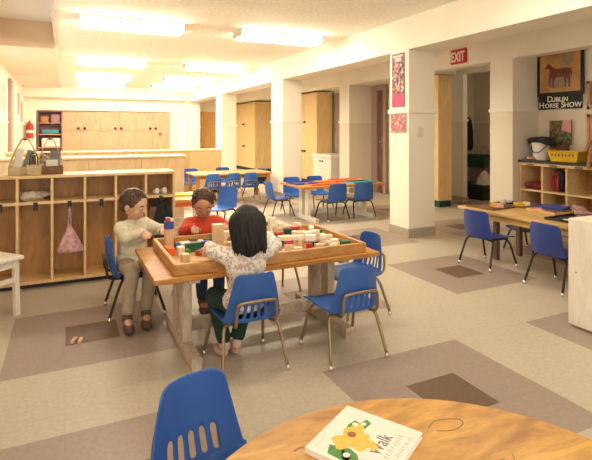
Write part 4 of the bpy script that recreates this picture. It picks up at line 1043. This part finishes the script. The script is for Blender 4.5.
# wooden pieces on the floor by the brown tile
for x, y, rz, lb_ in ((.046, 3.185, 1.2, 'left one of two tiny pale blocks left lying on the brown floor tile'), (.082, 3.165, 1.35, 'right one of two tiny pale blocks left lying on the brown floor tile')):
    m = MB(); m.box(-.030, .030, -.011, .011, 0, .020); o = m.build('wooden_block', M['block_pink'], None, .003); o.location = (x, y, .0005); o.rotation_euler = (0, 0, rz); tag(o, lb_, 'block')

# ================================================================ CHILDREN
def remesh(m, name, mat, parent, vox, it=6, fac=.5):
    o = m.build(name, mat, None)
    r = o.modifiers.new('r', 'REMESH'); r.mode = 'VOXEL'; r.voxel_size = vox
    s_ = o.modifiers.new('s', 'SMOOTH'); s_.iterations = it; s_.factor = fac
    bpy.context.view_layer.update()
    me = D.meshes.new_from_object(o.evaluated_get(bpy.context.evaluated_depsgraph_get()))
    D.objects.remove(o); me.name = name
    me.materials.clear(); me.materials.append(mat)
    for p in me.polygons: p.use_smooth = True
    n = D.objects.new(name, me); COL.objects.link(n); n.parent = parent
    return n
def V(*a): return Vector(a)
def child(label, J, mats, hair_fn, vox=.0042):
    """J: joints in world space, F: facing of the face, B: facing of the chest"""
    t = thing('person', label, 'person', (J['pelvis'].x, J['pelvis'].y, 0))
    off = -Vector(t.location)
    J = {k: (v+off if isinstance(v, Vector) and k not in ('F', 'B') else v) for k, v in J.items()}
    F, B = J['F'].normalized(), J['B'].normalized()
    up = Vector((0, 0, 1)); R = F.cross(up).normalized(); hu = R.cross(F).normalized()
    BR = B.cross(up).normalized()
    hd = J['head']; hr = .080
    rotH = Matrix((R, F, hu)).transposed().to_4x4(); rotB = Matrix((BR, B, up)).transposed().to_4x4()
    # body
    m = MB()
    m.ell(J['pelvis'], (.095, .075, .07), rotB, 20, 14); mid = (J['pelvis']+J['chest'])/2
    m.ell(mid, (.082, .068, .10), rotB, 20, 14); m.ell(J['chest'], (.098, .070, .095), rotB, 20, 14)
    m.capsule(J['chest']+V(0, 0, .05), J['neck'], .05, .036); m.capsule(J['neck'], hd-hu*.03, .035, .034)
    m.ell(hd+hu*.012-F*.006, (.073, .088, .088), rotH, 24, 16); m.ell(hd-hu*.045+F*.022, (.052, .055, .05), rotH, 18, 12)
    m.ell(hd+F*.083-hu*.022, (.011, .015, .012), rotH, 12, 8); m.capsule(hd+F*.078+hu*.006, hd+F*.085-hu*.02, .007, .009, 8)
    for s in (-1, 1):
        m.ell(hd+R*s*.075-hu*.010-F*.008, (.009, .018, .026), rotH, 12, 8)
        m.ell(hd+R*s*.034+F*.052-hu*.028, (.022, .022, .02), rotH, 12, 8)
    for q, s in (('l', -1), ('r', 1)):
        sh, el, wr, hp, kn, an = (J[k+'_'+q] for k in ('sh', 'el', 'wr', 'hip', 'kn', 'an'))
        m.capsule(J['chest']+V(0, 0, .05), sh, .045, .038); m.capsule(sh, el, .034, .026); m.capsule(el, wr, .026, .019)
        m.capsule(hp, kn, .056, .042); m.capsule(kn, an, .040, .027)
        toe = J['toe_'+q]; m.capsule(an-V(0, 0, .02), toe, .025, .020)
        # hand: palm, four bent fingers of different lengths, thumb off the side
        hd_ = J['hand_'+q].normalized(); nrm = Vector((0, 0, -1)); side = hd_.cross(nrm).normalized()*(-s)
        nrm = side.cross(hd_)*(-s)
        if nrm.z > 0: nrm = -nrm
        rp = Matrix((side, hd_, nrm)).transposed().to_4x4()
        pc = wr+hd_*.032
        m.capsule(wr, pc, .017, .016, 10); m.ell(pc+hd_*.004, (.026, .030, .012), rp, 14, 10)
        for kf, (o_, L) in enumerate(((-.020, .040), (-.007, .047), (.007, .044), (.019, .034))):
            a = pc+side*o_+hd_*.024; b = a+hd_*L*.55+nrm*.006+side*o_*.12; c_ = b+hd_*L*.35+nrm*.016
            m.capsule(a, b, .0072, .0065, 8); m.capsule(b, c_, .0065, .0055, 8)
        a = pc-side*.022-hd_*.008; b = a-side*.016+hd_*.016+nrm*.006; c_ = b+hd_*.016+nrm*.010
        m.capsule(a, b, .009, .0078, 8); m.capsule(b, c_, .0078, .0062, 8)
    body = remesh(m, 'body', mats['skin'], t, vox)
    # eyes, brows, mouth
    for s in (-1, 1):
        m = MB(); m.ell(hd+R*s*.031+F*.0740+hu*.004, (.010, .006, .0055), rotH, 12, 8); e = m.build('eye', M['white_plastic'], t, smooth=True)
        m = MB(); m.ell(hd+R*s*.031+F*.0780+hu*.003, (.0062, .004, .0055), rotH, 12, 8); m.build('iris', M['eye'], e, smooth=True)
        m = MB(); m.tube([hd+R*s*.018+F*.079+hu*.022, hd+R*s*.033+F*.077+hu*.027, hd+R*s*.048+F*.069+hu*.021], .0032, 6, 4); m.build('eyebrow', mats['hair'], t, smooth=True)
    m = MB(); m.tube([hd-R*.021+F*.071-hu*.053, hd+F*.080-hu*.056, hd+R*.021+F*.071-hu*.053], lambda q: .003+.003*math.sin(PI*q), 8, 5); m.build('mouth', M['lip'], t, smooth=True)
    # shirt
    g = .012; m = MB()
    m.ell(J['pelvis']+V(0, 0, .02), (.112+g, .086+g, .078), rotB, 20, 14)
    m.ell(mid, (.084+g, .070+g, .105), rotB, 20, 14); m.ell(J['chest'], (.100+g, .072+g, .098), rotB, 20, 14)
    m.capsule(J['chest']+V(0, 0, .05), J['neck']-V(0, 0, .022), .058, .045)
    for q in 'lr':
        sh, el, wr = (J[k+'_'+q] for k in ('sh', 'el', 'wr'))
        m.capsule(J['chest']+V(0, 0, .05), sh, .055, .048); m.capsule(sh, el, .036+g, .030+g); m.capsule(el, el+(wr-el)*.88, .029+g, .023+g*.8)
    o = remesh(m, 'shirt', mats['shirt'], t, .007); wrinkle(o, .0028, 16); wrinkle(o, .0022, 38)
    m = MB()
    m.ell(J['pelvis'], (.097+.007, .077+.007, .072), rotB, 20, 14)
    for q in 'lr':
        hp, kn, an = (J[k+'_'+q] for k in ('hip', 'kn', 'an'))
        m.capsule(J['pelvis'], hp, .07, .066); m.capsule(hp, kn, .064, .050); m.capsule(kn, an+(kn-an)*.12, .049, .040)
    o = remesh(m, 'trousers', mats['trousers'], t, .007); wrinkle(o, .003, 18)
    for q in 'lr':
        an, toe = J['an_'+q], J['toe_'+q]
        d = (toe-an); d.z = 0; d.normalize(); sd = d.cross(up)
        rs = Matrix((sd, d, up)).transposed().to_4x4()
        m = MB(); c_ = (an+toe)/2; c_.z = .028+J.get('lift', 0)
        m.ell(c_+d*.01, (.036, .080, .030), rs, 18, 12); m.ell(an-V(0, 0, .012), (.034, .040, .036), rs, 16, 10)
        remesh(m, 'shoe', mats['shoe'], t, .006)
    hair_fn(t, hd, F, hu, R, rotH, mats['hair'])
    return t

def cap_hair(t, hd, F, hu, R, rotH, mat, long=False):
    random.seed(8); m = MB()
    def outside_face(p): return p
    if long:
        m.ell(hd+hu*.018-F*.022, (.081, .088, .090), rotH, 28, 18, jit=.08, jf=18)
        m.ell(hd-hu*.07-F*.050, (.076, .056, .10), rotH, 24, 16, jit=.12, jf=14)
    else:
        m.ell(hd+hu*.030-F*.022, (.082, .089, .083), rotH, 28, 18, jit=.08, jf=18)
        m.ell(hd-hu*.012-F*.045, (.074, .056, .058), rotH, 24, 16, jit=.10, jf=16)
    n = 170 if long else 150
    for k in range(n):
        th = random.uniform(-PI, PI); ph = random.uniform(.0, 1.0)
        if not long:
            # short strands hugging the cap
            el = random.uniform(.15, 1.45)
            if abs(th) < .9 and el < .75: el = .75+random.uniform(0, .5)
            d = R*math.sin(th)*math.cos(el)+F*math.cos(th)*math.cos(el)+hu*math.sin(el)
            c0 = hd+hu*.026-F*.016
            p = c0+d*.086; down = (-hu+d*.25-F*.1*(1 if math.cos(th) < 0 else -.6)).normalized()
            m.tube([p, p+down*.018+d*.006, p+down*.036+d*.001], lambda q: .0065*(1-.75*q), 6, 3)
        else:
            if abs(th) < .85: th = math.copysign(random.uniform(.9, PI), th)
            d = R*math.sin(th)+F*math.cos(th)
            p0 = hd+hu*.085-F*.02+d*.030; p1 = hd+hu*.03-F*.02+d*.088
            L = random.uniform(.11, .165)
            p2 = hd-hu*L*.55-F*.030+d*random.uniform(.072, .090); p3 = hd-hu*L-F*.036+d*random.uniform(.060, .088)
            m.tube([p0, p1, p2, p3], lambda q: .011*(1-.75*q*q), 6, 4)
    return m.build('hair', mat, t, smooth=True)
def long_hair(*a): return cap_hair(*a, long=True)

# girl, from behind, both arms reaching over the tray rail
gp = V(.862, 2.435, .352)
child('person with long black hair and floral blouse, back to camera, reaching into the block tray', dict(
    pelvis=gp, chest=V(.866, 2.435, .548), neck=V(.878, 2.445, .655), head=V(.885, 2.475, .755), F=V(.1, 1, -.35), B=V(0, 1, 0),
    sh_l=V(.765, 2.445, .608), el_l=V(.705, 2.50, .625), wr_l=V(.715, 2.615, .628), hand_l=V(.25, 1, -.15),
    sh_r=V(.985, 2.445, .608), el_r=V(1.06, 2.50, .625), wr_r=V(1.06, 2.625, .650), hand_r=V(.1, 1, -.1),
    hip_l=V(.815, 2.45, .345), kn_l=V(.745, 2.62, .350), an_l=V(.80, 2.60, .085), toe_l=V(.785, 2.70, .03),
    hip_r=V(.935, 2.45, .345), kn_r=V(.965, 2.655, .352), an_r=V(.87, 2.60, .085), toe_r=V(.88, 2.70, .03)),
    dict(skin=M['skin_dark'], hair=M['hair'], shirt=M['floral'], trousers=M['greenpants'], shoe=M['pinkshoe']), long_hair)
# boy in cream, sideways on his chair at the left end
child('person in cream sweater and khaki trousers seated sideways at the left end of the table', dict(
    pelvis=V(.425, 3.555, .352), chest=V(.42, 3.515, .548), neck=V(.42, 3.50, .652), head=V(.428, 3.475, .755), F=V(.75, -.60, -.32), B=V(.55, -.83, 0),
    sh_l=V(.51, 3.565, .605), el_l=V(.575, 3.49, .575), wr_l=V(.60, 3.37, .60), hand_l=V(.2, -1, -.1),
    sh_r=V(.335, 3.455, .605), el_r=V(.365, 3.34, .565), wr_r=V(.46, 3.30, .598), hand_r=V(1, -.45, -.1),
    hip_l=V(.475, 3.52, .345), kn_l=V(.52, 3.375, .345), an_l=V(.475, 3.275, .085), toe_l=V(.47, 3.175, .03),
    hip_r=V(.375, 3.50, .345), kn_r=V(.395, 3.325, .345), an_r=V(.355, 3.245, .085), toe_r=V(.36, 3.14, .03)),
    dict(skin=M['skin'], hair=M['hair_brown'], shirt=M['knit'], trousers=M['khaki'], shoe=M['brownshoe']), cap_hair)
# child in red behind the tray
child('person with short dark hair in a red shirt, sitting behind the block tray', dict(
    pelvis=V(.925, 3.56, .352), chest=V(.915, 3.515, .540), neck=V(.912, 3.50, .640), head=V(.905, 3.465, .732), F=V(-.2, -1, -.55), B=V(0, -1, 0),
    sh_l=V(1.02, 3.51, .590), el_l=V(1.075, 3.42, .555), wr_l=V(1.02, 3.315, .60), hand_l=V(-.3, -1, -.1),
    sh_r=V(.81, 3.51, .590), el_r=V(.755, 3.42, .555), wr_r=V(.80, 3.315, .60), hand_r=V(.3, -1, -.1),
    hip_l=V(.985, 3.54, .345), kn_l=V(.99, 3.36, .350), an_l=V(.985, 3.34, .085), toe_l=V(.985, 3.24, .03),
    hip_r=V(.865, 3.54, .345), kn_r=V(.86, 3.36, .350), an_r=V(.865, 3.34, .085), toe_r=V(.865, 3.24, .03)),
    dict(skin=M['skin_dark'], hair=M['hair_brown'], shirt=M['redshirt'], trousers=M['bluepants'], shoe=M['brownshoe']), cap_hair)

# ================================================================ LIGHT
w = D.worlds.new('daylight'); S.world = w; w.use_nodes = True
bg = w.node_tree.nodes['Background']; bg.inputs['Color'].default_value = (1.0, 0.92, 0.79, 1); bg.inputs['Strength'].default_value = 1.1
S.view_settings.exposure = 1.27
